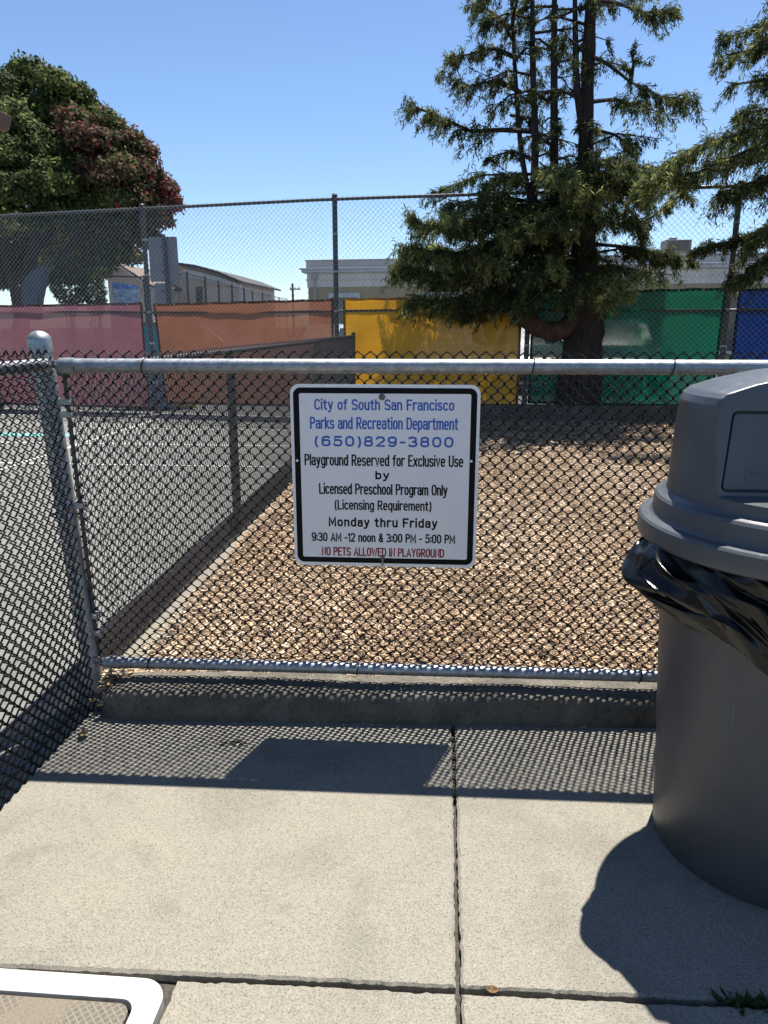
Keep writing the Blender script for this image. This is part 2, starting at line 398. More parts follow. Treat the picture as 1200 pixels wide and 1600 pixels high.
def m_banner(name, col, opacity):
    """open-weave screen cloth: part of the light goes straight through the holes, part glows through the threads"""
    m, nt, out = mat(name); v = coords(nt)
    n = noise(nt, v, 3.0, 5, .6); b = np.array(col)
    c = ramp(nt, n, [(.3, tuple(b*.9)), (.7, tuple(np.minimum(1, b*1.08)))])
    scr = noise(nt, coords(nt, (1, 1, 7)), 9, 3, .75, 2.5)
    c = mix(nt, ramp(nt, scr, [(.70, 0.0), (.73, .35)]), c, (.6, .55, .52))
    d = nt.nodes.new('ShaderNodeBsdfDiffuse'); t = nt.nodes.new('ShaderNodeBsdfTranslucent'); tr = nt.nodes.new('ShaderNodeBsdfTransparent')
    nt.links.new(c, d.inputs[0]); nt.links.new(c, t.inputs[0])
    a = nt.nodes.new('ShaderNodeMixShader'); a.inputs[0].default_value = .5
    nt.links.new(d.outputs[0], a.inputs[1]); nt.links.new(t.outputs[0], a.inputs[2])
    x = nt.nodes.new('ShaderNodeMixShader'); x.inputs[0].default_value = opacity
    nt.links.new(tr.outputs[0], x.inputs[1]); nt.links.new(a.outputs[0], x.inputs[2]); nt.links.new(x.outputs[0], out.inputs[0])
    return m
def m_plastic(name, col, rough=.42):
    m, nt, out = mat(name); v = coords(nt)
    n = noise(nt, v, 700, 2, .5); s = noise(nt, coords(nt, (1, 1, .25)), 22, 6, .7, 1.0); b = np.array(col)
    c = ramp(nt, noise(nt, v, 6, 5), [(.3, tuple(b*.9)), (.7, tuple(b*1.1))])
    c = mix(nt, ramp(nt, s, [(.63, 0.0), (.72, .35)]), c, tuple(np.minimum(1, b*2.6)))
    r = ramp(nt, s, [(.3, rough-.06), (.7, rough+.1)])
    principled(nt, out, c, r, 0, bump(nt, n, .22, .0012), .5); return m
M['can'] = m_plastic('grey can plastic', (.058, .062, .068), .42)
M['can_lid'] = m_plastic('grey lid plastic', (.066, .075, .085), .33)
def m_bag():
    m, nt, out = mat('black bin liner'); v = coords(nt)
    n = noise(nt, v, 26, 3, .5, .6)
    principled(nt, out, (.004, .004, .0045), .16, 0, bump(nt, n, .10, .006), .36); return m
M['bag'] = m_bag()
def m_sign():
    m, nt, out = mat('white sign sheeting'); v = coords(nt)
    vo = node(nt, 'TexVoronoi', Scale=330.0); vo.feature = 'DISTANCE_TO_EDGE'; nt.links.new(v, vo.inputs['Vector'])
    c = ramp(nt, vo.outputs['Distance'], [(.02, (.72, .70, .71)), (.10, (.89, .865, .865))])
    n = noise(nt, v, 7, 5); c = mix(nt, .5, c, ramp(nt, n, [(.3, .90), (.7, 1.0)]), 'MULTIPLY')
    principled(nt, out, c, .38, 0, None, .5); return m
M['sign'] = m_sign()
M['sign_edge'] = m_plain('sign white border', (.86, .84, .83), .4, 0, .05, 12, .05)
M['black_paint'] = m_plain('sign black', (.005, .005, .0055), .6, 0, .2, 20, .05, spec=.15)
M['blue_paint'] = m_plain('sign blue', (.006, .10, .45), .4, 0, .1, 20, .05)
M['red_paint'] = m_plain('sign red', (.25, .008, .022), .4, 0, .1, 20, .05)
M['bolt'] = m_plain('bolt steel', (.16, .15, .15), .4, .8, .3, 200)
M['rubber'] = m_plain('black rubber', (.015, .015, .016), .8, 0, .2, 60)
def m_stucco(name, col, scale=25):
    m, nt, out = mat(name); v = coords(nt); b = np.array(col)
    n = noise(nt, v, 1.3, 6, .6); s = noise(nt, coords(nt, (3, 3, .35)), 2, 5, .65); f = noise(nt, v, scale, 4)
    c = ramp(nt, n, [(.3, tuple(b*.9)), (.7, tuple(np.minimum(1, b*1.07)))])
    c = mix(nt, .5, c, ramp(nt, s, [(.3, .78), (.6, 1.0)]), 'MULTIPLY')
    principled(nt, out, c, .9, 0, bump(nt, f, .4, .01), .2); return m
M['tan'] = m_stucco('tan stucco', (.48, .37, .22))
M['tan_house'] = m_stucco('house stucco', (.68, .55, .44))
M['cream'] = m_stucco('cream frieze', (.84, .77, .68))
M['parapet'] = m_stucco('grey parapet', (.48, .465, .45))
M['trim'] = m_stucco('white trim', (.68, .68, .67))
M['dark_roof'] = m_plain('dark roofing', (.045, .042, .042), .85, 0, .3, 8, .5, .02)
M['brown_roof'] = m_plain('brown roof shingles', (.16, .11, .09), .9, 0, .35, 10, .6, .02)
M['metal_box'] = m_plain('rooftop unit metal', (.13, .12, .115), .6, .2, .2, 4)
M['glass'] = m_plain('dark window glass', (.02, .025, .03), .08, 0, .2, 3, .02, spec=.6)
M['tyre'] = M['rubber']
M['rim'] = m_plain('wheel alloy', (.45, .46, .47), .3, .9, .1, 20)
M['lamp'] = m_plain('headlamp', (.75, .76, .78), .12, .3, .05, 20)
M['wood_pole'] = m_plain('pole wood', (.07, .055, .045), .9, 0, .3, 5)
M['grey_sign'] = m_plain('bare sign back', (.20, .205, .22), .5, .3, .08, 3)
M['slate'] = m_plain('slate grey panel', (.085, .095, .125), .7, 0, .1, 3)
M['eave'] = m_stucco('brown eave', (.20, .145, .115))
M['weed'] = m_leaf('weed leaves', [(0, (.02, .035, .012)), (1, (.07, .10, .03))], .25)

# ------------------------------------------------------------------ ground
def sheet(name, pts, z, m, kind='structure', label=None, cat=None):
    o = link(name, new_mesh(name, [(x, y, z) for x, y in pts], [tuple(range(len(pts)))]), m)
    return tag(o, label, cat, None, kind)
sheet('ground', [(-700, -700), (700, -700), (700, 700), (-700, 700)], -.06, M['road'],
      label='dark asphalt ground reaching to the horizon', cat='ground')
def fence_y(x): return 10.95 - .16*(x+1.4)                # line of the tall fence
sheet('court', [(-14, -3), (-1.277, -3), (-1.277, fence_y(-1.277)+.1), (-14, fence_y(-14)+.1)], .028, M['asphalt'],
      label='grey asphalt play court beyond the left fence', cat='court')
sheet('joint_bed', [(-1.30, -3.2), (3.2, -3.2), (3.2, 2.44), (-1.30, 2.44)], .003, M['dirt'],
      label='dark dirt in the joints between the pavement slabs', cat='joint')
# painted court lines
for (xa, xb, ya, yb, key) in ((-9, -2.0, 11.0, 11.08, 'line'), (-9, -1.7, 8.30, 8.36, 'line'), (-8, -1.6, 7.0, 7.06, 'line'),
                              (-6.1, -4.6, 8.85, 9.10, 'teal_line'), (-5.0, -1.6, 9.6, 9.66, 'line'), (-4.2, -4.14, 5.5, 11, 'line')):
    sheet('court_line', [(xa, ya), (xb, ya-.02), (xb, yb-.02), (xa, yb)], .0325, M[key],
          label='teal painted line on the court' if key == 'teal_line' else 'white painted line on the court', cat='court line')

PS, PZ = .981, .025            # the pavement lies a little above the court
# pavement slabs, chipped edges, real gaps between them
JX0, JX1 = .049, .061
def ty(x, lo): return 1.288 + .023*x + (-.008 if lo else .007)
def ky(x): return 2.362 + .047*(x-.05)                      # foot of the kerb
def rough_line(p, q, n, amp):
    p, q = np.array(p), np.array(q); out = []
    d = (q-p)/np.linalg.norm(q-p); nrm = np.array([-d[1], d[0]])
    w = np.cumsum(rng.normal(0, 1, n)); w -= np.linspace(w[0], w[-1], n); w = w/max(1e-6, abs(w).max())
    for i in range(n):
        t = i/n; out.append(p+(q-p)*t + nrm*amp*(.6*w[i]+rng.normal(0, .35)))
    return out
def slab_mesh(mb, corners, z=0.0, thick=.06, amp=.0034):
    ring = []
    for a, b in zip(corners, corners[1:]+corners[:1]):
        n = max(4, int(np.linalg.norm(np.array(b)-np.array(a))/.012)); ring += rough_line(a, b, n, amp)
    c = np.mean(np.array(corners), axis=0); R = np.array(ring); n = len(R)
    inn = R + (c-R)/np.linalg.norm(c-R, axis=1)[:, None]*.007
    vs = [(x, y, z) for x, y in inn] + [(x, y, z-.005) for x, y in R] + [(x, y, z-thick) for x, y in R]
    fs = [tuple(range(n))]
    for L in (0, 1):
        fs += [(L*n+i, (L+1)*n+i, (L+1)*n+(i+1) % n, L*n+(i+1) % n) for i in range(n)]
    mb.add(vs, fs)
mb = MB()
slab_mesh(mb, [(-1.30, ty(-1.3, 0)), (JX0, ty(JX0, 0)), (JX0, ky(JX0)+.06), (-1.30, ky(-1.3)+.06)])
slab_mesh(mb, [(JX1, ty(JX1, 0)), (1.75, ty(1.75, 0)), (1.75, ky(1.75)+.06), (JX1, ky(JX1)+.06)])
slab_mesh(mb, [(1.762, ty(1.76, 0)), (3.2, ty(3.2, 0)), (3.2, ky(3.2)+.06), (1.762, ky(1.76)+.06)])
slab_mesh(mb, [(-.541, -.2), (JX0, -.2), (JX0, ty(JX0, 1)), (-.541, ty(-.541, 1))])
slab_mesh(mb, [(JX1, -.2), (1.75, -.2), (1.75, ty(1.75, 1)), (JX1, ty(JX1, 1))])
slab_mesh(mb, [(-1.30, -.2), (-.552, -.2), (-.552, .79), (-1.30, .79)])
slab_mesh(mb, [(-1.30, -3), (JX0, -3), (JX0, -.212), (-1.30, -.212)])
slab_mesh(mb, [(JX1, -3), (1.75, -3), (1.75, -.212), (JX1, -.212)])
pv = mb.build('pavement', M['concrete'], loc=(0, 0, PZ)); pv.scale = (PS, PS, 1)
tag(pv, 'pale concrete pavement slabs in front of the fence', 'pavement', None, 'structure')
# small round hole rimmed with dirt in the slab
t = empty('drain_hole', 'small dark round hole in the shaded pavement left of the sign shadow', 'hole', (-.665*PS, 2.193*PS, PZ))
mb = MB(); mb.lathe([(.012, .0012), (.0155, .004), (.020, .0012)], seg=18, caps=False); mb.build('rim', M['bolt'], t, True)
mb = MB(); mb.lathe([(.0135, .0012), (.0135, .0022)], seg=18); mb.build('plug', M['rubber'], t)
for _ in range(1):
    mb = MB()
    for k in range(26):
        a, r = random.uniform(0, 6.28), random.uniform(.02, .045)
        mb.box((r*math.cos(a)-.008, r*math.sin(a)*.6-.012, .002), (random.uniform(.003, .008), random.uniform(.002, .005), .003), random.uniform(0, 3))
    mb.build('dirt_crumbs', M['dirt'], t)

# utility cover with a white frame, lower left
t = empty('utility_cover', 'ground box cover with white painted frame and gridded lid', 'utility cover', (-.856*PS, 1.0295*PS, PZ))
W_, H_ = .606*PS, .468*PS
o_, i_ = rrect(W_, H_, .055, 8), rrect(W_-.104, H_-.104, .03, 8)
n = len(o_)
def ringmesh(o_, i_, z0, z1):
    vs = [(x, y, z1) for x, y in o_]+[(x, y, z1) for x, y in i_]+[(x, y, z0) for x, y in o_]+[(x, y, z0) for x, y in i_]
    fs = []
    for k in range(n):
        k2 = (k+1) % n
        fs += [(k, k2, n+k2, n+k), (2*n+k, 2*n+k2, k2, k), (n+k, n+k2, 3*n+k2, 3*n+k)]
    return vs, fs
mb = MB(); mb.add(*ringmesh(o_, i_, -.05, .0015)); mb.build('frame', M['white_paint'], t, bevel=.0012)
m, nt, out = mat('gridded lid'); v = coords(nt)
mp = nt.nodes.new('ShaderNodeMapping'); mp.inputs['Rotation'].default_value = (0, 0, math.radians(45)); mp.inputs['Scale'].default_value = (1, 1, 1)
nt.links.new(v, mp.inputs[0])
br = node(nt, 'TexBrick', Scale=1.0); br.offset = 0.0
br.inputs['Brick Width'].default_value = .0125; br.inputs['Row Height'].default_value = .0125; br.inputs['Mortar Size'].default_value = .0016; br.inputs['Mortar Smooth'].default_value = .3
br.inputs['Color1'].default_value = (.115, .10, .08, 1); br.inputs['Color2'].default_value = (.13, .112, .088, 1); br.inputs['Mortar'].default_value = (.20, .18, .145, 1)
nt.links.new(mp.outputs[0], br.inputs['Vector'])
msk = ramp(nt, noise(nt, v, 7, 4, .6), [(.40, 0.0), (.56, .9)])
fine = noise(nt, v, 300, 3, .7)
c = mix(nt, msk, (.175, .15, .115), br.outputs['Color'])
c = mix(nt, .8, c, ramp(nt, fine, [(.32, .6), (.5, 1.0), (.75, 1.15)]), 'MULTIPLY')
principled(nt, out, c, .9, 0, bump(nt, fine, .5, .002), .2)
mb = MB(); mb.prism(rrect(W_-.118, H_-.118, .026, 8), -.05, -.001, 'z'); mb.build('lid', m, t, bevel=.002)
mb = MB(); mb.prism(rrect(.05, .016, .007, 5), -.004, -.0003, 'z'); mb.build('lift_slot', M['rubber'], t, loc=(.02, -.14, 0))

# kerb under the front fence
def kerb():
    mb = MB(); xs = np.linspace(-1.19, 3.2, 150)
    prof = [(0, -.02), (-.002, .03), (.002, .075), (.007, .094), (.018, .103), (.06, .108), (.16, .108), (.175, .02)]
    vs = []
    for i, x in enumerate(xs):
        e = min(1.0, max(0.0, (x+1.19)/.09)); sink = (1-math.sqrt(max(0, 1-(1-e)**2)))
        for k, (dy, z) in enumerate(prof):
            j = rng.normal(0, .0022) if 0 < k < 7 else 0
            vs.append((x+(.01*z/.1)*(1-e)*0, ky(x)+dy+j+(.03*sink if k < 5 else 0), z*(1-.35*sink)+j*.6 + .002*math.sin(x*7)))
    P = len(prof); fs = []
    for i in range(len(xs)-1):
        for k in range(P-1): fs.append((i*P+k, (i+1)*P+k, (i+1)*P+k+1, i*P+k+1))
    fs.append(tuple(range(P)))
    mb.add(vs, fs); return mb
kb = kerb().build('concrete_kerb', M['kerb'], None, True, loc=(0, 0, PZ)); kb.scale = (PS, PS, 1)
tag(kb, 'dark stained concrete kerb along the foot of the front fence', 'kerb')

# playground surface: soil + strip + timber
def gz(y): return .052 + .0105*(y-2.5)
o = link('playground_soil', new_mesh('playground_soil', [(-1.31, 2.5, .03), (9, 2.5, .03), (9, 10.1, .105), (-1.31, 10.1, .105)], [(0, 1, 2, 3)]), M['soil'])
tag(o, 'brown soil under the wood chips', 'soil', None, 'structure')
mb = MB(); ys = np.linspace(2.52, 10.35, 120); vs = []
for y in ys:
    j = rng.normal(0, .002, 4); z = .064+.004*(y-2.5)
    vs += [(-1.297, y, z-.05), (-1.297, y, z+j[0]*.3), (-1.170+j[1]*2, y, z+j[0]*.4), (-1.160+j[1]*2, y, z-.05)]
mb.add(vs, [(i*4+k, i*4+k+1, i*4+k+5, i*4+k+4) for i in range(len(ys)-1) for k in range(3)])
tag(mb.build('mow_strip', M['strip'], None, False), 'pale concrete strip between the timber edging and the wood chips', 'edging strip')
t = empty('timber_edging', 'long weathered brown timber board edging the chips below the dividing fence', 'edging board', (-1.32, 2.5, 0))
for y0, y1 in ((.02, 2.44), (2.446, 4.88), (4.886, 8.3)):
    mb = MB(); mb.box((0, (y0+y1)/2, .105+.002*(y0+y1)), (.042, y1-y0, .155)); mb.build('board', M['timber'], t, bevel=.004)
for y in (1.9, 4.2, 6.6):
    mb = MB(); mb.box((.024, y, .12), (.010, .022, .17)); mb.build('stake', M['rubber'], t)

# chips (uncountable)
def chips(n, y0, y1, x0, x1, lo, hi, lift):
    y = y0 + (y1-y0)*rng.random(n); x = x0 + (x1-x0)*rng.random(n)
    x = np.where(rng.random(n) < .02, x0-.08*rng.random(n), x)
    z = .052 + .0105*(y-2.5) + rng.random(n)*lift + .008*np.sin(x*5.1+y*3.3)*np.sin(y*4.1-x*2.2)
    L = lo+(hi-lo)*rng.random(n)**1.7; W = np.minimum(L*(.16+.36*rng.random(n)), .014); T = .0012+.0022*rng.random(n)
    yaw = rng.random(n)*2*np.pi; tilt = rng.normal(0, .24, n); roll = rng.normal(0, .38, n)
    cx, sx = np.cos(yaw), np.sin(yaw)
    ax = np.stack([cx*np.cos(tilt), sx*np.cos(tilt), np.sin(tilt)], 1)
    ay = np.stack([-sx, cx, np.zeros(n)], 1); az = np.cross(ax, ay)
    ay2 = ay*np.cos(roll)[:, None]+az*np.sin(roll)[:, None]; az2 = np.cross(ax, ay2)
    c = np.stack([x, y, z], 1); V = np.empty((n, 8, 3))
    taper = .55+.45*rng.random((n, 2))
    k = 0
    for s in (-1, 1):
        tp = taper[:, 0 if s < 0 else 1]
        for q in (-1, 1):
            for r in (-1, 1):
                V[:, k] = c + ax*(L*.5*s)[:, None] + ay2*(W*.5*q*tp)[:, None] + az2*(T*.5*r)[:, None]; k += 1
    fq = np.array([(0, 1, 3, 2), (4, 6, 7, 5), (0, 4, 5, 1), (2, 3, 7, 6), (0, 2, 6, 4), (1, 5, 7, 3)])
    Fc = (np.arange(n)*8)[:, None, None]+fq[None]
    col = np.clip(rng.normal(.57, .17, n) + .13*np.sin(x*2.3+1)*np.sin(y*1.7), 0, 1)
    return V.reshape(-1, 3), Fc.reshape(-1, 4), np.repeat(col, 6)
A = [chips(46000, 2.5, 4.6, -1.13, 2.4, .007, .036, .018), chips(44000, 4.6, 7.4, -1.15, 5.2, .012, .042, .020), chips(30000, 7.4, 10.05, -1.15, 7.5, .02, .055, .022)]
pile = chips(520, 2.345, 2.50, -1.235, -1.045, .010, .034, .012)
q_ = pile[0].reshape(-1, 8, 3); c_ = q_.mean(1); hgt = .055+.095*np.exp(-((c_[:, 0]+1.15)/.06)**2-((c_[:, 1]-2.42)/.05)**2)
q_[:, :, 2] += (hgt-.03)[:, None]; A.append((q_.reshape(-1, 3), pile[1], pile[2]))
sp_ = chips(90, 2.26, 2.44, -1.20, .7, .006, .018, .003); q_ = sp_[0].reshape(-1, 8, 3); c_ = q_.mean(1)
q_[:, :, 2] += np.where(c_[:, 1] > .047*(c_[:, 0]-.05)*PS+2.362*PS+.02, .134, .029)[:, None]-c_[:, 2][:, None]
A.append((q_.reshape(-1, 3), sp_[1], sp_[2]))
off = 0; VV, FF, CC = [], [], []
for v, f, c in A: VV.append(v); FF.append(f+off); CC.append(c); off += len(v)
o = link('wood_chips', new_mesh('wood_chips', np.concatenate(VV), np.concatenate(FF), attr=np.concatenate(CC)), M['chips'])
tag(o, 'tan wood chips covering the playground', 'wood chips', None, 'stuff')

# ------------------------------------------------------------------ chain-link
def chain_mesh(width, height, pitch, wire, sides=4, knuckle=True, depth=.85, jitter=.0):
    """woven fabric in the local x-z plane; pitch = diagonal of one diamond. Every wire is a flat zigzag spiral hooked into its neighbours."""
    p = pitch/2; nw = int(round(width/p)); nh = int(round(height/p)); sz = height/nh
    if knuckle: e, dz, dy = wire*.9, wire*1.0, wire*depth
    rows = []
    for j in range(nh+1):
        if knuckle: rows += [(j, -1), (j, 1)] if 0 < j < nh else [(j, 0)]
        else: rows.append((j, 0))
    K = len(rows); V = np.empty((nw, K, sides, 3)); ang = np.arange(sides)*2*np.pi/sides + np.pi/4
    i = np.arange(nw)
    wob = rng.normal(0, jitter, (nw, nh+1)) if jitter else np.zeros((nw, nh+1))
    for k, (j, s) in enumerate(rows):
        par = (i+j) % 2
        x = i*p + par*p
        side = np.where(par == 1, 1.0, -1.0)
        y = np.zeros(nw)
        z = j*sz
        if knuckle:
            x = x + side*wire*.30
            y = side*s*dy*.9
            zz = z + s*dz*.5
        else: zz = z + 0.0; y = side*wire*.4
        z_arr = zz + wob[:, j]*.6
        x = x + wob[:, j]
        if k in (0, K-1): z_arr = z_arr + 0
        # cross-section: direction mostly diagonal -> ring in (perp, y)
        if knuckle and s != 0:
            tx, tz = -side*s*0 + 0*side, np.ones(nw)
        else: tx, tz = np.zeros(nw), np.ones(nw)
        for m_, a in enumerate(ang):
            V[:, k, m_, 0] = x + wire/2*1.35*np.cos(a)
            V[:, k, m_, 1] = y + wire/2*np.sin(a)
            V[:, k, m_, 2] = z_arr
    base = (i*K*sides)[:, None, None]; kk = (np.arange(K-1)*sides)[None, :, None]; mm = np.arange(sides)[None, None, :]; m2 = (mm+1) % sides
    Fc = np.stack(np.broadcast_arrays(base+kk+mm, base+kk+m2, base+kk+sides+m2, base+kk+sides+mm), -1).reshape(-1, 4)
    return V.reshape(-1, 3), Fc

# front fence: frame of the thing at the corner post foot, x runs along the fence
FY, FR = 2.418, .018
front = empty('chain_link_fence', 'low black mesh fence with grey pipe rails and a leaning corner post, carrying the sign', 'fence', (-1.245, FY-.022, 0), FR)
def lean(z): return -.062*(z-.15)/1.1
V, Fc = chain_mesh(4.4, 1.115, .0405, .0055, 6, True, jitter=.0010)
V[:, 0] += .02 + np.clip(1-(V[:, 0]/.6), 0, 1)*0
V[:, 2] += .155
V[:, 1] += .0
# the left edge follows the leaning tension bar, the fabric sags a little towards the rail
wgt = np.clip(1-V[:, 0]/.5, 0, 1); V[:, 0] += wgt*(-.020*(V[:, 2]-.15)/1.1)
V[:, 1] += .004*np.sin(V[:, 0]*4.0)*np.sin(V[:, 2]*3.0)
link('mesh', new_mesh('mesh', V, Fc, smooth=True), M['vinyl'], front)
for nm, z, r in (('top_rail', 1.223, .0228), ('bottom_rail', .187, .0205)):
    x0 = .065 + (lean(z) if z > 1 else 0)
    mb = MB(); mb.tube([(x0+.05, -.023, z), (1.6, -.023, z+.001), (4.4, -.023, z)], r, 20)
    ra = mb.build(nm, M['galv'], front, True)
    # rail-end cup and its bolt tab on the post
    mb = MB(); mb.tube([(x0-.012, -.023, z), (x0-.004, -.023, z), (x0+.006, -.023, z), (x0+.056, -.023, z)], [r*.45, r*.8, r+.002, r+.003], 20)
    mb.box((x0-.026, -.023, z+.004), (.034, .008, .026)); mb.build('rail_end', M['galv'], ra, True)
    mb = MB(); mb.tube([(x0-.026, -.042, z+.004), (x0-.026, -.008, z+.004)], .0085, 6); mb.build('bolt', M['bolt'], ra)
mb = MB(); mb.tube([(lean(z), 0, z) for z in (-.05, .15, .5, .9, 1.295)], .0335, 28)
post = mb.build('post', M['galv'], front, True)
Ml = Matrix.Rotation(math.atan(-.062/1.1), 3, 'Y')
mb = MB(); mb.lathe([(.036, -.042), (.0375, -.040), (.0375, 0), (.0365, .004), (.030, .016), (.018, .024), (.006, .0275)], (lean(1.305), 0, 1.305), 32, Ml)
mb.build('post_cap', M['galv'], post, True)
def bar_x(z): return .030 - .020*(z-.2)/.85
for z in (1.175, 1.195, 1.148, 1.105, 1.062, .755, .722, .355, .29):
    mb = MB(); mb.lathe([(.0338, -.009), (.0362, -.009), (.0362, .009), (.0338, .009)], (lean(z), 0, z), 28, Ml)
    if z in (1.105, 1.062, .755, .29, .355):
        L = bar_x(z)+.02-lean(z)-.03
        for dy in (-.010, .010): mb.box((lean(z)+.030+L/2, dy, z), (L, .003, .0185))
    mb.build('tension_band', M['galv'], post, True)
    mb = MB()
    bx = bar_x(z)+.012 if z in (1.105, 1.062, .755, .29, .355) else lean(z)-.045
    mb.tube([(bx, -.020, z), (bx, -.013, z)], .0075, 6); mb.tube([(bx, -.015, z), (bx, .018, z)], .004, 6)
    mb.build('bolt', M['galv'], post)
mb = MB(); pts = [(bar_x(z), 0, z) for z in (.16, 1.19)]
mb.tube([(bar_x(.16), -.0, .16), (bar_x(1.2), -.0, 1.2)], .0075, 4); mb.build('tension_bar', M['galv_dull'], front)
# tie wires looped over the rails
def tie(x, z, r, tail):
    mb = MB(); pts = []
    for a in np.linspace(-100, 215, 16):
        q = math.radians(a); pts.append((x+.004*math.sin(q), -.023-(r+.003)*math.cos(q), z+(r+.003)*math.sin(q)))
    if tail:
        e = pts[0]; pts = [(e[0]-.030, e[1]-.010, e[2]-.016), (e[0]-.018, e[1]-.016, e[2]-.018), (e[0]-.004, e[1]-.012, e[2]-.010)] + pts
    mb.tube(pts, .0021, 6); mb.build('wire_tie', M['tie'], front, True)
for x, z, r, tail in ((.285, 1.223, .0228, 0), (1.52, 1.223, .0228, 0), (1.945, 1.223, .0228, 1), (2.7, 1.223, .0228, 0),
                      (.225, .187, .0205, 0), (.965, .187, .0205, 0), (1.93, .187, .0205, 0), (2.6, .187, .0205, 0)): tie(x, z, r, tail)
# white splash of old paint / concrete footing at the foot of the post
mb = MB(); mb.lathe([(.075, -.03), (.072, .02), (.060, .052), (.040, .062)], (-.0, .0, 0), 24)
for i, v in enumerate(mb.v): mb.v[i] = (v[0]+rng.normal(0, .004), v[1]+rng.normal(0, .004), v[2]+rng.normal(0, .003))
mb.build('footing', M['strip'], front, True)

# left fence: runs from the corner post towards the viewer
left = empty('chain_link_fence', 'near left chain-link fence of black mesh running from the corner post towards the viewer', 'fence', (-1.245, 2.38, 0), -math.pi/2-.008)
V, Fc = chain_mesh(4.2, 1.275, .0430, .0062, 6, True, jitter=.0012, depth=1.5)
V[:, 0] += .048; V[:, 2] += .008
hz = (V[:, 2]-.15)/1.1; V[:, 1] += -.022*hz + .020
V[:, 1] += .008*np.sin(V[:, 0]*2.6+1.0)*np.sin(V[:, 2]*2.4)
link('mesh', new_mesh('mesh', V, Fc, smooth=True), M['vinyl'], left)
mb = MB(); mb.tube([(.02, -.034, 1.225), (2.0, -.034, 1.225), (4.2, -.03, 1.225)], .0215, 18); mb.build('top_rail', M['galv'], left, True)
mb = MB(); mb.tube([(4.2, -.02, -.03), (4.2, -.02, 1.3)], .0325, 24); mb.build('post', M['galv'], left, True)

# dividing fence between court and chips
div = empty('chain_link_fence', 'black chain-link dividing fence between the court and the wood chips', 'fence', (-1.262, 2.43, 0), math.pi/2)
DL = fence_y(-1.262)-2.43-.06
V, Fc = chain_mesh(DL, 1.165, .0430, .0038, 4, False, jitter=.0008); V[:, 2] += .07; V[:, 1] += .010*np.sin(V[:, 0]*1.1)*np.sin(V[:, 2]*2.5)
link('mesh', new_mesh('mesh', V, Fc), M['vinyl_glint'], div)
mb = MB(); mb.tube([(.03, .022, 1.2), (DL/2, .022, 1.2), (DL, .022, 1.2)], .0165, 12); mb.build('top_rail', M['galv_dull'], div, True)
for x in (2.1, 5.2, DL):
    pt_ = 1.245 if x == DL else 1.17
    mb = MB(); mb.tube([(x, .030, -.02), (x, .030, pt_)], .027, 16); p_ = mb.build('post', M['galv_dull'], div, True)
    mb = MB(); mb.lathe([(.029, -.02), (.029, 0), (.018, .014), (.004, .018)], (x, .030, pt_+.005), 16); mb.build('post_cap', M['galv_dull'], p_, True)

# ------------------------------------------------------------------ the sign
sign = empty('playground_sign', 'square white notice with black border and blue, black and red lettering', 'sign', (-.187, FY-.022, .865), FR*.5)
SW, SH = .608, .605
mb = MB(); mb.prism(rrect(SW, SH, .030, 8), 0, -.0022); mb.build('plate', M['sign_edge'], sign)
mb = MB(); o_, i_ = rrect(SW-.020, SH-.022, .024, 8), rrect(SW-.058, SH-.058, .006, 8); n = len(o_)
vs = [(x, -.0030, z) for x, z in o_]+[(x, -.0030, z) for x, z in i_]+[(x, -.0024, z) for x, z in o_]+[(x, -.0024, z) for x, z in i_]
fs = []
for k in range(n):
    k2 = (k+1) % n; fs += [(k, k2, n+k2, n+k), (2*n+k, 2*n+k2, k2, k), (n+k, n+k2, 3*n+k2, 3*n+k)]
mb.add(vs, fs); mb.build('border', M['black_paint'], sign)
mb = MB(); mb.prism(rrect(SW-.0585, SH-.0585, .0058, 8), -.0023, -.0027); mb.build('face', M['sign'], sign)
def sx(X, Y):
    xl = 68+(Y-60)*.046; xr = 1133-(Y-50)*.005; return ((X-xl)/(xr-xl)-.5)*SW
def sz_(Y): return SH/2 - (Y-55)/1017*SH
LINES = [('City of South San Francisco', 210, 990, 134, 193, 'blue_paint', .0052), ('Parks and Recreation Department', 188, 1014, 230, 296, 'blue_paint', .0052),
         ('(650)829-3800', 216, 990, 333, 391, 'blue_paint', .0064), ('Playground Reserved for Exclusive Use', 160, 1047, 434, 498, 'black_paint', .0050),
         ('by', 560, 638, 524, 571, 'black_paint', .0056), ('Licensed Preschool Program Only', 245, 964, 596, 658, 'black_paint', .0050),
         ('(Licensing Requirement)', 335, 877, 690, 746, 'black_paint', .0048), ('Monday thru Friday', 303, 912, 789, 843, 'black_paint', .0058),
         ('9:30 AM -12 noon & 3:00 PM - 5:00 PM', 208, 1012, 879, 931, 'black_paint', .0048), ('NO PETS ALLOWED IN PLAYGROUND', 266, 954, 963, 1014, 'red_paint', .0048)]
for body, xa, xb, ya, yb, col, stw in LINES:
    xl, xr = sx(xa, yb), sx(xb, yb)
    me = text_mesh(body, xr-xl, sz_(ya)-sz_(yb), stw, .30 if body[0] in '(Mb' and 'L' not in body else .24)
    o = link('text_line', me, M[col], sign, ((xl+xr)/2, -.0032, sz_(yb)))
for (X, Y, r) in ((588, 122, .0105), (610, 1022, .0075)):
    mb = MB(); Mx = Matrix.Rotation(math.pi/2, 3, 'X')
    mb.lathe([(r, 0), (r, .002), (r*.75, .0028)], (sx(X, Y), -.003, sz_(Y)), 20, Mx)
    mb.lathe([(r*.52, .001), (r*.52, .008), (r*.3, .0095)], (sx(X, Y), -.003, sz_(Y)), 6, Mx)
    b_ = mb.build('bolt', M['bolt'], sign)
mb = MB(); mb.box((sx(610, 1050), -.0048, sz_(1048)), (.006, .003, .026)); mb.build('bolt_strap', M['bolt'], sign)
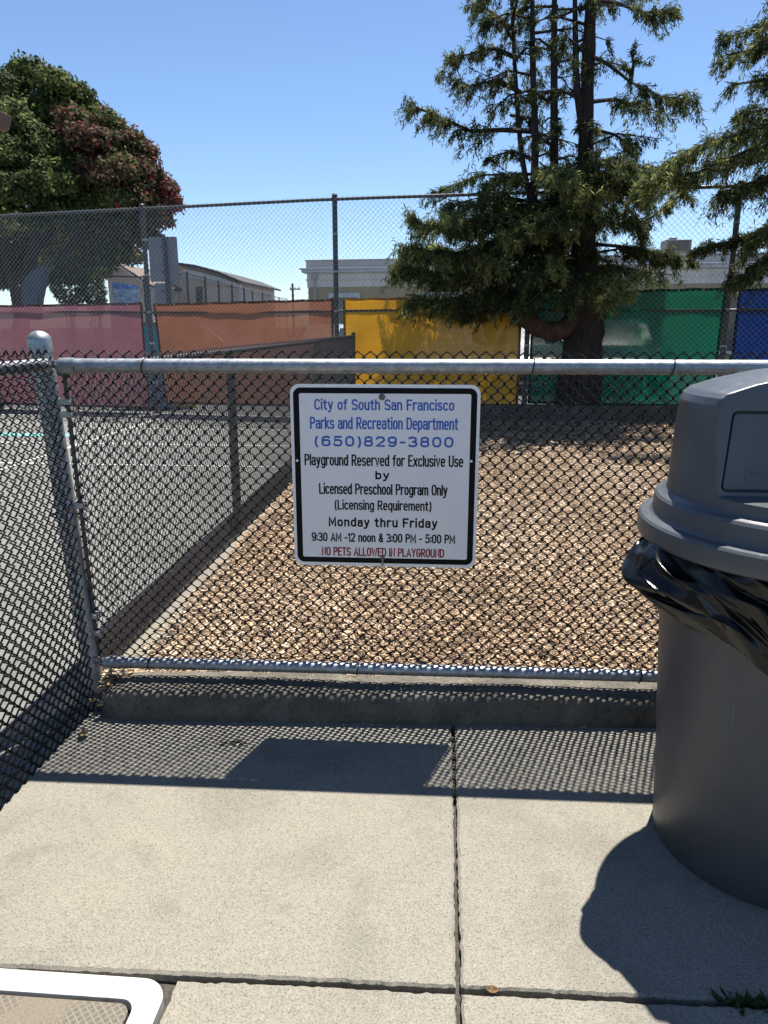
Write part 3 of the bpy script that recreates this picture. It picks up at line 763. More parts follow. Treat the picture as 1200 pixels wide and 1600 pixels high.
for X, Y in ((117, 472), (1090, 464)):
    mb = MB(); mb.lathe([(.0042, 0), (.0042, .0008)], (sx(X, Y), -.003, sz_(Y)), 12, Mx); mb.build('bolt_hole', M['sign_edge'], sign)

# ------------------------------------------------------------------ bin
CX, CY = .895, 1.835
can = empty('trash_can', 'large grey plastic trash can with a domed flap lid', 'trash can', (CX*PS, CY*PS, PZ), 0); can.scale = (PS, PS, PS)
mb = MB()
prof = [(.268, .004), (.285, .0), (.292, .012), (.300, .2), (.318, .5), (.333, .78), (.338, .80), (.338, .845), (.332, .85)]
mb.lathe(prof, seg=96); mb.build('body', M['can'], can, True)
# lid: two stepped rings and a dome with a cut-off front
lid_prof = [(.352, .845), (.392, .838), (.397, .842), (.399, .850), (.397, .884), (.392, .890), (.372, .893), (.366, .898), (.364, .906), (.363, .937), (.358, .944), (.342, .948), (.336, .953), (.334, .962), (.3335, .978), (.332, .984),
            (.331, 1.02), (.327, 1.12), (.322, 1.175), (.316, 1.192), (.304, 1.202), (.25, 1.222), (.17, 1.243), (.09, 1.256), (.03, 1.260)]
SEG = 240
up = [p for p in lid_prof if p[1] > .984]; fine_up = []
for a_, b_ in zip(up, up[1:]): fine_up += [(a_[0]+(b_[0]-a_[0])*t/6, a_[1]+(b_[1]-a_[1])*t/6) for t in range(6)]
lid_prof = [p for p in lid_prof if p[1] <= .984] + fine_up + [up[-1]]
LZ0 = .975
def front_lim(z):
    return -(.172 - .040*(z-.97)/.22)
vs = []
for r, z in lid_prof:
    for k in range(SEG):
        th = 2*math.pi*k/SEG; x, y = r*math.cos(th), r*math.sin(th)
        if z > .98:
            yl = front_lim(z)
            if y < yl + .006:                 # blend into the flat front
                t_ = (yl+.006-y); y = yl+.006 - .006*(1-math.exp(-t_/.006))
        vs.append((x, y, z))
fs = []
P = len(lid_prof)
for i in range(P-1):
    for k in range(SEG):
        k2 = (k+1) % SEG; fs.append((i*SEG+k, i*SEG+k2, (i+1)*SEG+k2, (i+1)*SEG+k))
fs.append(tuple(reversed(range(SEG)))); fs.append(tuple((P-1)*SEG+k for k in range(SEG)))
mb = MB(); mb.add(vs, fs); lid = mb.build('lid', M['can_lid'], can, True, angle=28)
tl = math.atan(.040/.22)          # lean of the flat front
FM = Matrix.Rotation(-tl, 3, 'X')
def fr(x, h, d):                 # point on the flat front: x, height along it, depth into it
    return FM @ Vector((x, d, h)) + Vector((0, front_lim(.97), .97))
def trap(wb, wt, h0, h1, d0, d1, r=.012):
    q = []
    for (x, h, a0) in ((wt-r, h1-r, 0), (-wt+r, h1-r, 90), (-wb+r, h0+r, 180), (wb-r, h0+r, 270)):
        for i in range(6):
            a = math.radians(a0+18*i); q.append((x+r*math.cos(a), h+r*math.sin(a)))
    n_ = len(q); vs = [fr(x, h, d0) for x, h in q]+[fr(x, h, d1) for x, h in q]
    fs = [tuple(range(n_)), tuple(reversed(range(n_, 2*n_)))]+[(i, n_+i, n_+(i+1) % n_, (i+1) % n_) for i in range(n_)]
    return vs, fs
mb = MB(); mb.add(*trap(.281, .264, .022, .200, -.05, .030)); cut = mb.build('cutter', None)
bpy.context.view_layer.update()
md = lid.modifiers.new('cut', 'BOOLEAN'); md.operation = 'DIFFERENCE'; md.object = cut; md.solver = 'EXACT'
# the cutter has to share the lid's place while the cut is evaluated
cut.matrix_world = can.matrix_basis; bpy.context.view_layer.update()
me2 = evaluated_mesh(lid); lid.modifiers.clear(); lid.data = me2
bpy.data.objects.remove(cut)
mb = MB(); mb.add(*trap(.275, .258, .027, .195, .006, .022, .010)); door = mb.build('flap_door', M['can_lid'], lid, False, bevel=.002)
# moulded badge: rounded frame with the maker's lettering in relief
fx, fh = -.180, .062
me = text_mesh('Rubbermaid', .078, .013, .002)
o = link('badge_lettering', me, M['can_lid'], door)
o.matrix_local = Matrix.Translation(fr(fx, fh-.005, .0055)) @ FM.to_4x4()
mb = MB(); ol, il = rrect(.098, .033, .011, 6), rrect(.0945, .0295, .0095, 6); n = len(ol)
ol = [(x, z*(1+.25*(1-(x/.049)**2))) for x, z in ol]; il = [(x, z*(1+.25*(1-(x/.049)**2))) for x, z in il]
vs = [fr(fx+x, fh+z, .0048) for x, z in ol]+[fr(fx+x, fh+z, .0048) for x, z in il]+[fr(fx+x, fh+z, .0062) for x, z in ol]+[fr(fx+x, fh+z, .0062) for x, z in il]
fs = []
for k in range(n):
    k2 = (k+1) % n; fs += [(k, k2, n+k2, n+k), (2*n+k, 2*n+k2, k2, k), (n+k, n+k2, 3*n+k2, 3*n+k)]
mb.add(vs, fs); mb.build('badge_frame', M['can_lid'], door)
# bin liner hanging out under the lid
def liner():
    """crumpled film: a coarse sheared net with random facets, softened by subdivision, edges kept as creases"""
    NT, NZ = 64, 9; vs = []
    for b in range(NZ):
        s = b/(NZ-1)
        for a in range(NT):
            jt = rng.uniform(-.36, .36) if 0 < b < NZ-1 else rng.uniform(-.15, .15)
            th = 2*math.pi*(a+jt+.95*b)/NT
            dl = math.atan2(math.sin(th-math.pi*1.06), math.cos(th-math.pi*1.06))
            flare = .104*math.exp(-(dl/.36)**2)
            df = math.atan2(math.sin(th-math.pi*1.62), math.cos(th-math.pi*1.62))
            zb = .650 - .125*math.exp(-(df/.75)**2) - .02*math.sin(th*3+.5) - .010*math.sin(th*9+1)
            z = .868 + (zb-.868)*s + (rng.normal(0, .008) if 0 < b < NZ-1 else 0)
            bulge = math.sin(math.pi*min(1, s*1.0)**1.05)
            r = .352 - .012*s + bulge*(.014+flare) + (rng.normal(0, .011) if b > 0 else 0)*min(1, s*4)*(1 if b < NZ-1 else .5)
            r = max(r, .338+.006*(1-s))
            vs.append((r*math.cos(th), r*math.sin(th), z))
    fs = []
    for b in range(NZ-1):
        for a in range(NT):
            p, q, u, w = b*NT+a, b*NT+(a+1) % NT, (b+1)*NT+(a+1) % NT, (b+1)*NT+a
            fs += [(p, q, u), (p, u, w)] if rng.random() < .7 else [(p, q, w), (q, u, w)]
    me = new_mesh('liner_net', vs, fs)
    cr = me.attributes.new('crease_edge', 'FLOAT', 'EDGE'); cr.data.foreach_set('value', np.where(rng.random(len(me.edges)) < .40, rng.uniform(.55, .95, len(me.edges)), .0).astype(np.float32))
    o = link('liner_net', me, None); md = o.modifiers.new('s', 'SUBSURF'); md.levels = md.render_levels = 3
    m2 = evaluated_mesh(o); bpy.data.objects.remove(o)
    m2.polygons.foreach_set('use_smooth', np.ones(len(m2.polygons), dtype=bool)); return m2
o = link('bin_liner', liner(), M['bag'], None, (CX*PS, CY*PS, PZ)); o.scale = (PS, PS, PS)
tag(o, 'glossy black plastic bin liner hanging out under the grey lid', 'bin liner')

# ------------------------------------------------------------------ tall fence and its coloured screens
ang = math.atan(-.16)
tall = empty('tall_chain_link_fence', 'tall galvanised chain-link fence behind the playground carrying the coloured screens', 'fence', (-1.57, fence_y(-1.57), 0), ang)
def to_local(x): return (x+1.57)/math.cos(ang)
def top_z(lx): return 3.06 - .010*abs(lx) if lx < 0 else 3.06 - .008*lx
X0, X1 = -8.6, 8.9
V, Fc = chain_mesh(X1-X0, 3.0, .0725, .0040, 4, False, jitter=.0012)
V[:, 0] += X0; tz = np.where(V[:, 0] < 0, 3.06+.010*V[:, 0], 3.06-.008*V[:, 0])
V[:, 2] = .08 + V[:, 2]*(tz-.05)/3.0
V[:, 1] += .012*np.sin(V[:, 0]*1.7)*np.sin(V[:, 2]*2)
link('mesh', new_mesh('mesh', V, Fc), M['galv_wire'], tall)
mb = MB(); mb.tube([(x, .03, top_z(x)+.0) for x in np.linspace(X0, X1, 18)], .022, 12); mb.build('top_rail', M['galv_dull'], tall, True)
mb = MB(); mb.tube([(x, .03, 1.56+.012*math.sin(x)) for x in np.linspace(X0, X1, 18)], .0175, 10); mb.build('middle_rail', M['galv_dull'], tall, True)
def pole_x(u, v=430):
    best = min(np.linspace(-9, 9, 3601), key=lambda x: abs(at(u, v, fence_y(x))[0]-x)); return best
for x in (-7.3, pole_x(227, 430), pole_x(523, 430), pole_x(822, 560), pole_x(1143, 430), 6.4):
    lx = to_local(x); mb = MB(); zt = top_z(lx)
    mb.tube([(lx, .045, -.05), (lx, .045, zt+.05)], .036, 18); p_ = mb.build('post', M['galv_dull'], tall, True)
    mb = MB(); mb.lathe([(.039, -.03), (.039, .005), (.026, .022), (.006, .028)], (lx, .045, zt+.05), 18); mb.build('post_cap', M['galv_dull'], p_, True)
    for z in (.5, 1.1, 1.56, 2.1, 2.6):
        mb = MB(); mb.lathe([(.0375, -.012), (.0395, -.012), (.0395, .012), (.0375, .012)], (lx, .045, z), 16); mb.build('tie_band', M['galv_wire'], p_)

def banner(u0, u1, v0a, v0b, key, col, op, word, slack_l=0.0, slack_r=0.0):
    xa, xb = pole_x(u0, 500), pole_x(u1, 500)
    la, lb = to_local(xa), to_local(xb)
    za, zb = at(u0, v0a, fence_y(xa))[2], at(u1, v0b, fence_y(xb))[2]
    zbot = at((u0+u1)/2, 634, fence_y((xa+xb)/2))[2]
    b = empty('privacy_screen', f'{word} mesh privacy screen hung on the tall chain-link fence', 'privacy screen', (-1.57, fence_y(-1.57), 0), ang, 'coloured screens on the tall fence')
    m = m_banner(key+' screen', col, op); mh = m_banner(key+' hem', tuple(c*.42 for c in col), .93)
    NX, NZ = 60, 24; w = lb-la
    def pt(s, t):
        zt = za+(zb-za)*s - .010*abs(math.sin(s*math.pi*6))
        z = zt + (zbot-zt)*t
        sl = math.sin(math.pi*min(1, t*1.15)); x = la + w*s + slack_l*(1-s)**3*t*1.0 - slack_r*s**3*t
        y = .016 + .010*math.sin(s*9+t*3)*math.sin(t*5+1) + .004*math.sin(s*31+t*2)
        return (x, y, z)
    vs, fs = [], []
    for i in range(NX+1):
        for j in range(NZ+1): vs.append(pt(i/NX, j/NZ))
    fs = [(i*(NZ+1)+j, (i+1)*(NZ+1)+j, (i+1)*(NZ+1)+j+1, i*(NZ+1)+j+1) for i in range(NX) for j in range(NZ)]
    mb = MB(); mb.add(vs, fs); o = mb.build('cloth', m, b, True)
    md = o.modifiers.new('thick', 'SOLIDIFY'); md.thickness = .0015
    me2 = evaluated_mesh(o); o.modifiers.clear(); o.data = me2
    h = .034; mb = MB()
    def strip(f0, f1, n=40):
        base = len(mb.v); v_, f_ = [], []
        for i in range(n+1):
            a, c = f0(i/n), f1(i/n)
            v_ += [(a[0], a[1]-.006, a[2]), (c[0], c[1]-.006, c[2]), (c[0], c[1]-.003, c[2]), (a[0], a[1]-.003, a[2])]
        for i in range(n):
            for k in range(4): f_.append((i*4+k, i*4+(k+1) % 4, i*4+4+(k+1) % 4, i*4+4+k))
        mb.add(v_, f_)
    hw, hh = h/w, h/(za-zbot)
    strip(lambda s: pt(s, 0), lambda s: pt(s, hh)); strip(lambda s: pt(s, 1-hh), lambda s: pt(s, 1))
    strip(lambda t: pt(0, hh+t*(1-2*hh)), lambda t: pt(hw, hh+t*(1-2*hh))); strip(lambda t: pt(1-hw, hh+t*(1-2*hh)), lambda t: pt(1, hh+t*(1-2*hh)))
    mb.build('hem', mh, b)
    for i in range(int(w/.3)+1):
        p = pt(min(1, (i+.15)/(w/.3)), hh*.5); mb = MB(); mb.lathe([(.005, 0), (.011, .002), (.011, .003), (.005, .004)], (p[0], p[1]-.008, p[2]), 12, Matrix.Rotation(math.pi/2, 3, 'X'))
        mb.build('grommet', M['galv_wire'], b)
    return b
banner(-110, 223, 478, 472, 'pink', (.38, .175, .205), .80, 'maroon pink')
banner(240, 521, 474, 466, 'rust', (.42, .19, .108), .80, 'rust brown', .10)
banner(536, 815, 465, 462, 'yellow', (.74, .46, .025), .86, 'golden yellow')
banner(830, 1131, 456, 448, 'green', (.006, .20, .115), .80, 'deep green', 0, .03)
banner(1149, 1430, 450, 446, 'blue', (.008, .055, .26), .85, 'royal blue')

# low wall between chips and tall fence
mb = MB(); 
for xa, xb in ((-1.16, 2.6), (2.608, 6.4), (6.408, 10)):
    mb.box(((xa+xb)/2, 10.12, .17), (xb-xa, .16, .34))
tag(mb.build('low_kerb_wall', M['kerb'], None, False, bevel=.012), 'low grey concrete kerb wall at the far edge of the wood chips', 'kerb wall')

# ------------------------------------------------------------------ trees
def spray_mesh(P, D, U, L, W):
    """n slim tapered leaf blades: base P, direction D, width direction U, length L, width W"""
    n = len(P); V = np.empty((n, 4, 3))
    V[:, 0] = P - U*(W*.25)[:, None]; V[:, 1] = P + D*(L*.45)[:, None] - U*(W*.5)[:, None]
    V[:, 2] = P + D*L[:, None]; V[:, 3] = P + D*(L*.45)[:, None] + U*(W*.5)[:, None]
    return V.reshape(-1, 3), np.arange(n*4).reshape(n, 4)
def norm(a): return a/np.maximum(1e-9, np.linalg.norm(a, axis=-1, keepdims=True))

class Conifer:
    def __init__(s): s.wood = MB(); s.P, s.D, s.U, s.L, s.W, s.C = [], [], [], [], [], []
    def tufts(s, p, q, n, size, droop, bright):
        """needle tufts along the twig p->q"""
        t = rng.random(n)[:, None]; base = p+(q-p)*t + rng.normal(0, .012, (n, 3))
        ax = norm((q-p)[None])
        d = norm(ax*.75 + rng.normal(0, .55, (n, 3)) + np.array([0, 0, -droop]))
        u = norm(np.cross(d, rng.normal(0, 1, (n, 3))))
        s.P.append(base); s.D.append(d); s.U.append(u)
        s.L.append(size*(.6+1.0*rng.random(n))); s.W.append(size*(.15+.11*rng.random(n)))
        s.C.append(np.clip(bright + rng.normal(0, .17, n) + .15*(t[:, 0]-.5), 0, 1))  # sunlit tips and darker inner needles are put into this colour value
    def limb(s, pts, r0, dens=1.0, spread=.5, hang=.35, bright=.45, bare=.15, up=0.0):
        """a branch polyline with side twigs that carry hanging sprays"""
        pts = [np.array(p, float) for p in pts]
        seg = [np.linalg.norm(b-a) for a, b in zip(pts, pts[1:])]; Lt = sum(seg)
        s.wood.tube(pts, [max(.005, r0*(1-.85*i/(len(pts)-1))) for i in range(len(pts))], 6)
        n = int(Lt*26*dens)
        for k in range(n):
            f = bare + (1-bare)*rng.random(); d = f*Lt; i = 0
            while i < len(seg)-1 and d > seg[i]: d -= seg[i]; i += 1
            p = pts[i]+(pts[i+1]-pts[i])*min(1, d/seg[i]); ax = (pts[i+1]-pts[i])/seg[i]
            side = norm(np.cross(ax, [0, 0, 1.0]))*(1 if rng.random() < .5 else -1)
            ln = spread*(.35+.75*rng.random())*(1-.45*f)
            q = p + (ax*(.35+.5*rng.random()) + side*(.25+.75*rng.random()) + np.array([0, 0, rng.normal(-.10+up, .25)]))*ln
            if rng.random() < .35: s.wood.tube([p, (p+q)/2, q], [.008, .005, .003], 4)
            b = bright + rng.normal(0, .10)
            s.tufts(p, q, 26, .058, .25, b)
            for h in range(2):                      # hanging sprays
                a = p+(q-p)*(.35+.65*rng.random()); hl = hang*(.3+.8*rng.random())*ln*1.6
                e = a + np.array([rng.normal(0, .25), rng.normal(0, .25), -1.0+up])*hl + ax*hl*.5
                s.tufts(a, e, 22, .055, .35, b-.05)
    def finish(s, root, mneed):
        V, Fc = spray_mesh(np.concatenate(s.P), np.concatenate(s.D), np.concatenate(s.U), np.concatenate(s.L), np.concatenate(s.W))
        s.wood.build('branches', M['bark'], root, True)
        link('foliage', new_mesh('foliage', V, Fc, attr=np.concatenate(s.C)), mneed, root)

def pl(y, *uv):  # polyline through photo points with a depth each: (u, v, dy)
    return [at(q[0], q[1], y+(q[2] if len(q) > 2 else 0)) for q in uv]
TY = 10.42
def stem(mb, y, pts, radii, k=4):
    P = [Vector(p) for p in pl(y, *pts)]; out, rr = [], []
    for i in range(len(P)-1):
        a, b = P[i], P[i+1]; a0 = P[max(0, i-1)]; b1 = P[min(len(P)-1, i+2)]
        for j in range(k):
            t = j/k
            out.append(.5*((2*a)+(b-a0)*t+(2*a0-5*a+4*b-b1)*t*t+(3*a-a0-3*b+b1)*t**3)); rr.append(radii[i]+(radii[i+1]-radii[i])*t)
    out.append(P[-1]); rr.append(radii[-1]); mb.tube(out, rr, 14)
tree = empty('conifer_tree', 'tall dark conifer with several upright stems standing before the green screen', 'tree', tuple(at(905, 640, TY)*[1, 1, 0]))
inv = Matrix.Translation(tree.location).inverted()
mb = MB()
stem(mb, TY, [(900, 660), (903, 620), (908, 560), (914, 500), (912, 400), (914, 300), (916, 200), (920, 80), (926, -60), (930, -330)], [.36, .30, .265, .25, .16, .115, .09, .075, .06, .02])
for i, v in enumerate(mb.v):
    w = .012 if v[2] > 1.6 else .03; mb.v[i] = (v[0]+rng.normal(0, w*.4), v[1]+rng.normal(0, w*.4), v[2])
tr = mb.build('trunk', M['bark'], tree, True); tr.matrix_parent_inverse = inv
mb = MB(); stem(mb, TY-.1, [(818, 440), (818, 420), (832, 330), (836, 220), (832, 80), (833, -120)], [.09, .075, .055, .045, .035, .012])
o = mb.build('stem', M['bark'], tree, True); o.matrix_parent_inverse = inv
mb = MB(); stem(mb, TY-.1, [(914, 470, .1), (880, 515, -.12), (842, 512, -.15), (816, 485, -.1), (818, 425)], [.09, .125, .12, .105, .085], 6)
for i, v in enumerate(mb.v): mb.v[i] = tuple(c+rng.normal(0, .009) for c in v)
o = mb.build('limb', M['bark_red'], tree, True); o.matrix_parent_inverse = inv
mb = MB(); stem(mb, TY, [(908, 470, 0), (880, 425, .05), (868, 340, .05), (866, 200, 0), (866, 60), (868, -150)], [.09, .075, .06, .05, .04, .012])
o = mb.build('stem', M['bark'], tree, True); o.matrix_parent_inverse = inv
mb = MB(); stem(mb, TY, [(915, 230, 0), (902, 140, -.05), (899, 50, 0), (897, -140)], [.055, .045, .035, .01])
o = mb.build('stem', M['bark'], tree, True); o.matrix_parent_inverse = inv
mb = MB(); stem(mb, TY+.05, [(832, 330, 0), (815, 240, -.05), (806, 130, 0), (800, 10), (796, -100)], [.04, .033, .027, .022, .008])
o = mb.build('stem', M['bark'], tree, True); o.matrix_parent_inverse = inv
mb = MB(); mb.lathe([(.10, -.05), (.085, .06), (.07, .075), (.06, .07)], tuple(at(936, 492, TY-.12)), 14, Matrix.Rotation(1.2, 3, 'Y') )
o = mb.build('branch_stub', M['bark'], tree, True); o.matrix_parent_inverse = inv

cf = Conifer()
L = lambda *uv, **kw: cf.limb(pl(TY, *uv), kw.pop('r', .03), **kw)
# left side, from the top down
L((800, -30), (770, -12, -.3), (745, 5, -.4), spread=.45)
L((806, 50), (770, 20, .2), (738, 8, .3), spread=.4)
L((806, 90), (770, 75, -.3), (735, 85, -.5), (697, 90, -.6), spread=.42)
L((815, 145), (775, 125, -.2), (735, 135, -.3), (693, 118, -.4), spread=.45, hang=.5)
L((832, 205), (785, 203, -.2), (735, 205, -.3), (685, 182, -.35), (650, 168, -.3), (640, 150, -.3), spread=.5, hang=.6, dens=1.2, bare=.25, r=.035)
L((835, 250), (800, 235, .3), (770, 245, .5), spread=.4)
L((832, 290), (790, 275, -.5), (760, 290, -.8), spread=.4)
L((832, 330), (790, 305, -.3), (745, 320, -.6), (700, 312, -.8), spread=.5, bright=.55)
# right side
L((925, 0), (965, 5, -.2), (1005, 20, -.3), (1050, 14, -.4), spread=.4, bare=.4)
L((925, -30), (960, -20, .3), (1000, -10, .5), spread=.4)
L((918, 85), (950, 100, -.2), (985, 128, -.3), (1030, 150, -.4), (1080, 156, -.5), spread=.42, hang=.45, bare=.4)
L((985, 128, -.3), (990, 100, -.35), (985, 78, -.4), spread=.3)
L((916, 160), (960, 155, .2), (1000, 165, .3), (1042, 180, .3), spread=.42, hang=.6, bare=.3)
L((916, 200), (960, 210, -.3), (990, 232, -.4), spread=.4, hang=.6)
L((914, 250), (960, 262, .3), (1000, 262, .5), (1040, 262, .6), spread=.45, hang=.4, bare=.3)
L((914, 300), (955, 300, -.3), (985, 330, -.5), (1005, 370, -.6), spread=.5, hang=.5)
L((913, 340), (965, 350, .3), (1010, 345, .4), (1045, 320, .4), spread=.45)
L((912, 380), (970, 385, -.2), (1030, 400, -.3), (1078, 408, -.35), spread=.42, hang=.25, bare=.25)
L((912, 420), (960, 415, .2), (1010, 425, .3), (1050, 430, .3), spread=.4, hang=.3)
L((912, 440), (940, 440, -.5), (975, 440, -.9), spread=.4, hang=.35, bright=.75)
# dense skirt on the left
for a in range(3):
    d = (-.9, 0.0, .9)[a]
    L((850, 345), (800, 335, d*.6), (735, 345, d), (660, 352, d), (645, 340, d), spread=.5, hang=.4, dens=1.2, r=.03, bright=.5)
    L((850, 390), (790, 380, d*.6), (720, 395, d), (640, 390, d), spread=.55, hang=.45, dens=1.5, r=.035)
    L((850, 420), (780, 420, d*.7), (700, 432, d), (625, 418, d), spread=.55, hang=.45, dens=1.5, r=.035)
    L((850, 450), (780, 455, d*.7), (710, 470, d), (645, 468, d), spread=.5, hang=.4, dens=1.5, r=.03)
    L((860, 455), (820, 460, d*.7), (770, 480, d), (705, 492, d), spread=.45, hang=.25, dens=1.3, r=.03)
    L((880, 430), (860, 440, d*.8), (835, 465, d*1.1), (810, 490, d*1.2), spread=.4, hang=.25, dens=1.4)
    L((915, 430), (905, 430, d*.8), (895, 455, d*1.1), (890, 470, d*1.2), spread=.35, hang=.3, dens=1.3, bright=.5)
# inner whorls on every stem, up and down, all round
for (u, vs_) in ((914, range(-250, 430, 24)), (866, range(-100, 430, 22)), (833, range(-80, 420, 22)), (800, range(-60, 200, 40))):
    for v in vs_:
        dense = .95 if v > 260 else .30
        for k in range(2 if v > 260 else 1):
            a = rng.random()*2*math.pi; ln = (.55+.75*rng.random())*(1.25 if v > 260 else .8)*(.55 if v < -80 else 1)
            p = at(u+rng.normal(0, 3), v, TY); dr = np.array([math.cos(a), math.sin(a), 0])
            cf.limb([p, p+dr*ln*.5+[0, 0, .06], p+dr*ln+[0, 0, -.08*ln]], .02, dense, .38, .45, .42 if v > 100 else .36)
# paler tips in front, their sunlight put into the needle colour
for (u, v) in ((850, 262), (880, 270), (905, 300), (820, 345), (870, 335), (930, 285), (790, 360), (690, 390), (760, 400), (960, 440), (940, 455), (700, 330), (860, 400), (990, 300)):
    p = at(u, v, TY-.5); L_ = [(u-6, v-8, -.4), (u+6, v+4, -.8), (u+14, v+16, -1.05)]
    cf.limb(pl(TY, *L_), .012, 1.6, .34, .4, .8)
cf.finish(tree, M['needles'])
for ch in tree.children:
    if ch.name.startswith(('branches', 'foliage')): ch.matrix_parent_inverse = inv

# second conifer, reaching in from the right
T2 = 9.0
tree2 = empty('conifer_tree', 'second conifer at the right edge reaching drooping branches into view', 'tree', tuple(at(1345, 640, T2)*[1, 1, 0]))
inv2 = Matrix.Translation(tree2.location).inverted()
mb = MB(); stem(mb, T2, [(1345, 670), (1348, 560), (1350, 400), (1346, 200), (1350, 0), (1350, -300)], [.32, .27, .23, .17, .12, .03])
o = mb.build('trunk', M['bark'], tree2, True); o.matrix_parent_inverse = inv2
cf = Conifer(); L2 = lambda *uv, **kw: cf.limb(pl(T2, *uv), kw.pop('r', .035), **kw)
for d in (-.6, .6):
    L2((1346, -30), (1270, -10, d*.6), (1225, 20, d), (1195, 30, d), spread=.42, hang=.5, dens=.6)
    L2((1346, 20), (1270, 40, d*.6), (1225, 50, d), (1190, 64, d), spread=.42, hang=.45, dens=.6)
    L2((1346, 60), (1260, 60, d*.6), (1205, 74, d), (1140, 84, d), spread=.36, hang=.4, dens=.6)
    L2((1346, 110), (1260, 100, d*.6), (1210, 122, d), (1150, 132, d), spread=.38, hang=.5, dens=.65)
    L2((1346, 170), (1270, 160, d*.6), (1215, 168, d), (1155, 178, d), spread=.4, hang=.4, dens=.7)
    L2((1346, 200), (1270, 185, d*.6), (1180, 200, d), (1100, 225, d), (1040, 258, d), spread=.55, hang=.5, dens=1.3, bright=.62)
    L2((1346, 230), (1260, 220, d*.6), (1170, 235, d), (1090, 270, d), (1010, 278, d), spread=.5, hang=.35, dens=1.2, bright=.58)
    L2((1346, 270), (1270, 260, d*.6), (1190, 280, d), (1130, 300, d), spread=.45, hang=.6, dens=1.2)
    L2((1346, 330), (1280, 320, d*.6), (1210, 345, d), (1172, 380, d), spread=.45, hang=.5, dens=1.5, bright=.55)
    L2((1346, 380), (1270, 375, d*.6), (1200, 400, d), (1165, 430, d), spread=.42, hang=.35, dens=1.5)
L2((1346, 360), (1250, 355, .2), (1170, 372, .3), (1092, 388, .3), spread=.34, hang=.35, bare=.45)
for k in range(30):
    v = rng.uniform(-250, 420); a = rng.random()*6.28; p = at(1348, v, T2); dr = np.array([math.cos(a), math.sin(a), 0]); ln = .6+rng.random()
    cf.limb([p, p+dr*ln*.5+[0, 0, .05], p+dr*ln+[0, 0, -.12]], .025, .8, .45, .5, .45)
cf.finish(tree2, M['needles'])
for ch in tree2.children:
    if ch.name.startswith(('branches', 'foliage')): ch.matrix_parent_inverse = inv2

# broad evergreen at the left, with reddish clumps
BY = 25.0; PXM = BY*1.03/F_PX
bt = empty('broadleaf_tree', 'big rounded evergreen tree with rusty red clumps behind the maroon screen', 'tree', tuple(at(30, 560, BY)*[1, 1, 0]))
invb = Matrix.Translation(bt.location).inverted()
mb = MB()
stem(mb, BY, [(30, 575), (34, 500), (45, 430), (60, 360), (80, 260), (90, 170)], [.34, .26, .2, .16, .12, .05])
stem(mb, BY, [(34, 510), (20, 440, .3), (5, 380, .5), (-20, 280, .6)], [.2, .15, .12, .05])
stem(mb, BY, [(40, 470), (90, 410, -.4), (140, 350, -.6), (190, 300, -.6), (240, 290, -.6)], [.18, .14, .1, .07, .03])
stem(mb, BY, [(60, 380), (110, 320, .6), (160, 240, .9), (180, 200, .9)], [.2, .16, .1, .04])
o = mb.build('trunk', M['bark'], bt, True); o.matrix_parent_inverse = invb
def clump(u, v, r, dy, red, n):
    c = at(u, v+10, BY+dy*2.0); R = r*PXM*.79
    d = norm(rng.normal(0, 1, (n, 3))); d[:, 2] = np.where(d[:, 2] < -.3, -d[:, 2]*.6, d[:, 2])
    lob = 1+.20*np.sin(d[:, 0]*6+u)*np.sin(d[:, 1]*7+v)+.15*np.sin(d[:, 2]*10+u*.3)+.10*np.sin(d[:, 0]*14+v)*np.sin(d[:, 2]*13+u)
    rad = R*lob*(1-.35*rng.random(n)**2.2)
    P = c+d*rad[:, None]*[1, 1, .92]; P += rng.normal(0, .05, (n, 3))
    T_ = norm(np.cross(d, rng.normal(0, 1, (n, 3)))); D = norm(T_+.35*d+rng.normal(0, .28, (n, 3))); U = norm(np.cross(d, D)+rng.normal(0, .25, (n, 3)))
    L = .08+.10*rng.random(n); W = L*(.5+.2*rng.random(n))
    C = np.clip(rng.normal(.48, .22, n)+.15*np.sin(u+v), 0, 1)
    return P, D, U, L, W, C, (rng.random(n) < red)
